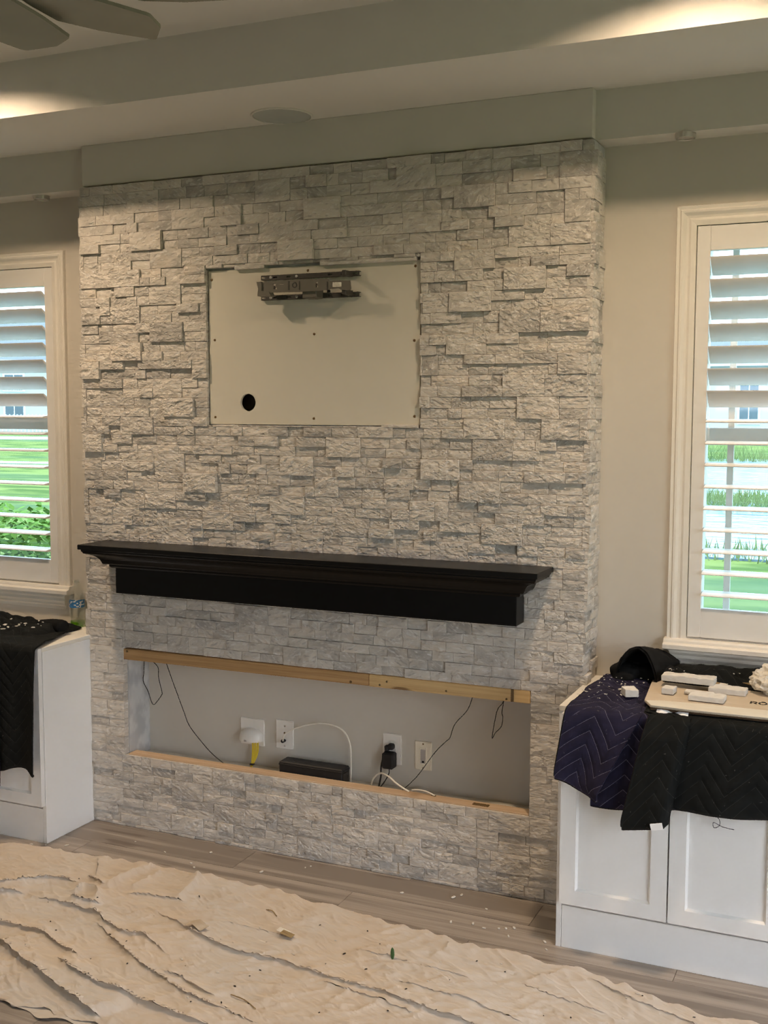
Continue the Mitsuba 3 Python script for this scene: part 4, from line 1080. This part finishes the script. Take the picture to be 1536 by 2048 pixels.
obj('sheet', grid(np.stack([-2.175+.075*u_+.012*v_, -.775+.035*v_+.008*np.sin(u_*5), cloth_z(-2.14, -.76)+.004+.010*np.sin(u_*3.1)+.004*v_], -1), 10, 5, .0015), 'cardboard', k, smooth=True)
for lab, x0, y0, x1, y1 in (('thin dark twig near the front edge of the drop cloth', -1.797, -1.073, -1.687, -1.109), ('short twig lying left of the board scrap', -2.00, -.505, -1.94, -.535)):
    solo('twig', lab, 'twig', tube([(x0, y0, cloth_z(x0, y0)+.003), ((x0+x1)/2, (y0+y1)/2+.006, cloth_z((x0+x1)/2, (y0+y1)/2)+.006), (x1, y1, cloth_z(x1, y1)+.003)], .0016, 6), 'wood_scrap')
FC = [(-2.486, -.117), (-2.5, -.241), (-2.464, -.274), (-2.777, .0), (-2.661, -.19), (-2.062, -.091), (-2.049, -.069), (-1.409, -.074), (-1.429, -.107), (-1.285, -.149), (-1.366, -.30), (-1.146, -.319), (-1.172, -.268), (-1.29, -.28), (-1.243, -.296), (-1.195, -.279), (-1.147, -.253), (-3.075, -.300), (-3.218, -.352), (-3.157, -.334), (-2.84, -.147), (-2.2, -.2), (-1.62, -.15), (-1.0, -.36), (-1.02, -.31)]
q = np.random.default_rng(17)
for i, (x, y) in enumerate(FC):
    s_ = q.uniform(.006, .012)
    l_ = lump((s_*q.uniform(1, 2.4), s_, s_*.6), (x, y, s_*.3), 40+i, .35, 1, q.uniform(0, 180))
    solo('stone_chip', 'pale stone chip on the plank floor before the stone wall', 'stone chip', l_, 'debris', group='stone chips on the plank floor')
pts = [(x, y, cloth_z(x, y)+.002) for x, y in zip(q.uniform(-3.0, -.3, 70), q.uniform(-1.2, -.5, 70))]
kk = obj('grit', chips(pts[:45], 31, (.002, .006)), 'wire_black'); labels[kk] = {'kind': 'stuff', 'label': 'dark grit scattered on the drop cloth', 'category': 'debris'}
kk = obj('grit', chips(pts[45:], 32, (.003, .007)), 'debris'); labels[kk] = {'kind': 'stuff', 'label': 'pale grit scattered on the drop cloth', 'category': 'debris'}
lo = solo('loose_thread', 'thin dark thread hanging below the black blanket on the right cabinet door', 'thread', tube([(-.475, YC_-.034, .556), (-.452, YC_-.034, .535), (-.45, YC_-.034, .515), (-.466, YC_-.034, .505), (-.468, YC_-.034, .522), (-.44, YC_-.034, .512), (-.405, YC_-.034, .508)], .0010, 5), 'navy_quilt')

# ------------------------------------------------------------------ outside
GZ = -.25
def flat(poly, z): 
    return extrude_xy(Polygon(poly), z-.05, z)
struct('ground', flat([(-260, .5), (260, .5), (260, 320), (-260, 320)], GZ), 'grass', label='green lawn outside the windows')
struct('ground_behind', flat([(-120, -130), (140, -130), (140, -7.4), (2.1, -7.4), (2.1, .5), (-120, .5), (-120, -7.4)], GZ), 'grass', label='lawn behind the house')
solo('pond', 'grey blue pond beyond the lawn outside the right window', 'pond', flat([(-14, 12.5), (6, 12.0), (30, 14), (34, 40), (2, 47), (-13, 44), (-16, 26)], GZ+.03), 'pond_water')
solo('pond', 'far strip of water beneath the distant houses', 'pond', flat([(-26, 66), (40, 66), (40, 92), (-26, 92)], GZ+.03), 'pond_water')
solo('road', 'pale grey road crossing the lawn outside the left window', 'road', flat([(-110, 44), (-30, 60), (-30, 67), (-110, 52)], GZ+.02), 'asphalt')
solo('footpath', 'narrow pale footpath in the lawn outside the left window', 'path', flat([(-60, 25.5), (-16, 31.0), (-16, 32.4), (-60, 27.0)], GZ+.02), 'asphalt')
def tufts(n, area, h, seed, wid=.05):
    q = np.random.default_rng(seed); V, F = [], []
    for i in range(n):
        x, y = q.uniform(area[0], area[1]), q.uniform(area[2], area[3])
        hh = h*q.uniform(.4, 1.2); a = q.uniform(0, 3.14); w = wid*q.uniform(.5, 1.5)
        dx, dy = w*math.cos(a), w*math.sin(a); lx, ly = q.normal(0, hh*.35, 2)
        k0 = len(V)
        V += [(x-dx, y-dy, GZ), (x+dx, y+dy, GZ), (x+lx, y+ly, GZ+hh)]; F.append((k0, k0+1, k0+2))
    return np.array(V), np.array(F)
for i, (ar, h, n) in enumerate((((-9, 3, 12, 13.5), .22, 1800), ((-7.5, -2.2, 20, 24), .32, 2600), ((-1.5, 3, 27, 31), .32, 1500), ((-14, 8, 43, 47), .8, 2600))):
    k = obj('pond_reeds', tufts(n, ar, h, 60+i, .014), 'reeds'); labels[k] = {'kind': 'stuff', 'label': 'reeds and grass at the pond, clump %s' % ('on the near bank', 'in the shallows left', 'in the shallows right', 'on the far bank')[i], 'category': 'reeds'}
# hedge close to the left window
q = np.random.default_rng(8); V, F = [], []
for i in range(9000):
    x, y = q.uniform(-6.4, -3.6), q.uniform(1.15, 2.15)
    z = GZ+q.uniform(.15, 1.0)**.7*(1.30+.22*meshkit.noise(np.array([x*3, y*3, 0])))
    a, b = q.uniform(0, 6.28), q.uniform(-.5, .9); L, w = q.uniform(.05, .10), q.uniform(.018, .03)
    d = np.array([math.cos(a)*math.cos(b), math.sin(a)*math.cos(b), math.sin(b)]); s_ = np.cross(d, (0, 0, 1)); s_ /= np.linalg.norm(s_)
    c = np.array([x, y, z]); k0 = len(V)
    V += [c, c+d*L*.5+s_*w, c+d*L, c+d*L*.5-s_*w]; F += [(k0, k0+1, k0+2), (k0, k0+2, k0+3)]
HG = thing('hedge', 'leafy bright green hedge just outside the left window', 'hedge')
k = obj('leaves', (np.array(V), np.array(F)), 'hedge_leaf', HG); labels[k] = {'kind': 'stuff'}
for i in range(8): obj('stem', tube([(-6.2+.35*i, 1.65, GZ), (-6.15+.35*i, 1.6, .5), (-6.2+.36*i, 1.65, .85)], .012, 5), 'wood_scrap', HG)
k = obj('ornamental_grass', tufts(420, (-20.3, -18.7, 21.0, 22.0), 1.3, 77, .03), 'reeds'); labels[k] = {'kind': 'stuff', 'label': 'clump of tall grass on the lawn outside the left window', 'category': 'grass'}

def house(label, cx, cy, w, d, h, roof, wins, rot=0, m='house_wall'):
    H_ = thing('house', label, 'house')
    M_ = trimesh.transformations.translation_matrix((cx, cy, GZ)) @ R((0, 0, 1), rot)
    obj('wall', xform(box(-w/2, w/2, 0, d, 0, h), M_), m, H_)
    V = np.array([(-w/2-.5, -.6, h-.1), (w/2+.5, -.6, h-.1), (w/2+.5, d+.5, h-.1), (-w/2-.5, d+.5, h-.1), (-w/2+w*.28, d/2, h+roof), (w/2-w*.28, d/2, h+roof)])
    F = [(0, 1, 5), (0, 5, 4), (1, 2, 5), (2, 3, 4), (2, 4, 5), (3, 0, 4), (0, 2, 1), (0, 3, 2)]
    obj('roof', xform(trimesh.Trimesh(V, F, process=False), M_), 'house_roof', H_)
    obj('eaves', xform(box(-w/2-.5, w/2+.5, -.62, -.5, h-.35, h-.05), M_), 'house_trim', H_)
    for x, z, ww, hh in wins:
        f = obj('window', xform(box(x-ww/2-.14, x+ww/2+.14, -.10, .02, z-.14, z+hh+.14), M_), 'house_trim', H_)
        for sx in (-1, 1): obj('pane', xform(box(x+sx*ww/4-ww/4+.05, x+sx*ww/4+ww/4-.05, -.13, -.09, z, z+hh), M_), 'house_glass', f)
    return H_, M_
std = lambda w, h: [(x, z, 1.6, 1.35) for z in (1.0, 3.7) for x in np.arange(-w/2+2.2, w/2-1, 4.2)]
house('distant pale two storey house seen through the upper louvers of the right window', -13.5, 98, 17, 10, 6.2, 2.6, std(17, 6), 0)
house('distant grey house to the right in the right window', 7.5, 108, 16, 10, 5.6, 2.6, std(16, 6), 0)
H1, M1 = house('pale two storey house beyond the road outside the left window', -68, 78, 22, 12, 6.4, 4.2, std(22, 6), 40)
H2, M2 = house('pale house with a porch further right outside the left window', -45, 104, 15, 10, 6.0, 3.6, std(15, 6), 40)
fz = thing('fence', 'white picket fence before the houses outside the left window', 'fence')
Mf = trimesh.transformations.translation_matrix((-62, 74, GZ)) @ R((0, 0, 1), 40)
for z in (.35, 1.35): obj('rail', xform(box(-14, 14, -.03, .03, z, z+.1), Mf), 'house_trim', fz)
for i in range(94): obj('picket', xform(box(-14+i*.3, -13.91+i*.3, -.05, -.02, .1, 1.6), Mf), 'house_trim', fz)
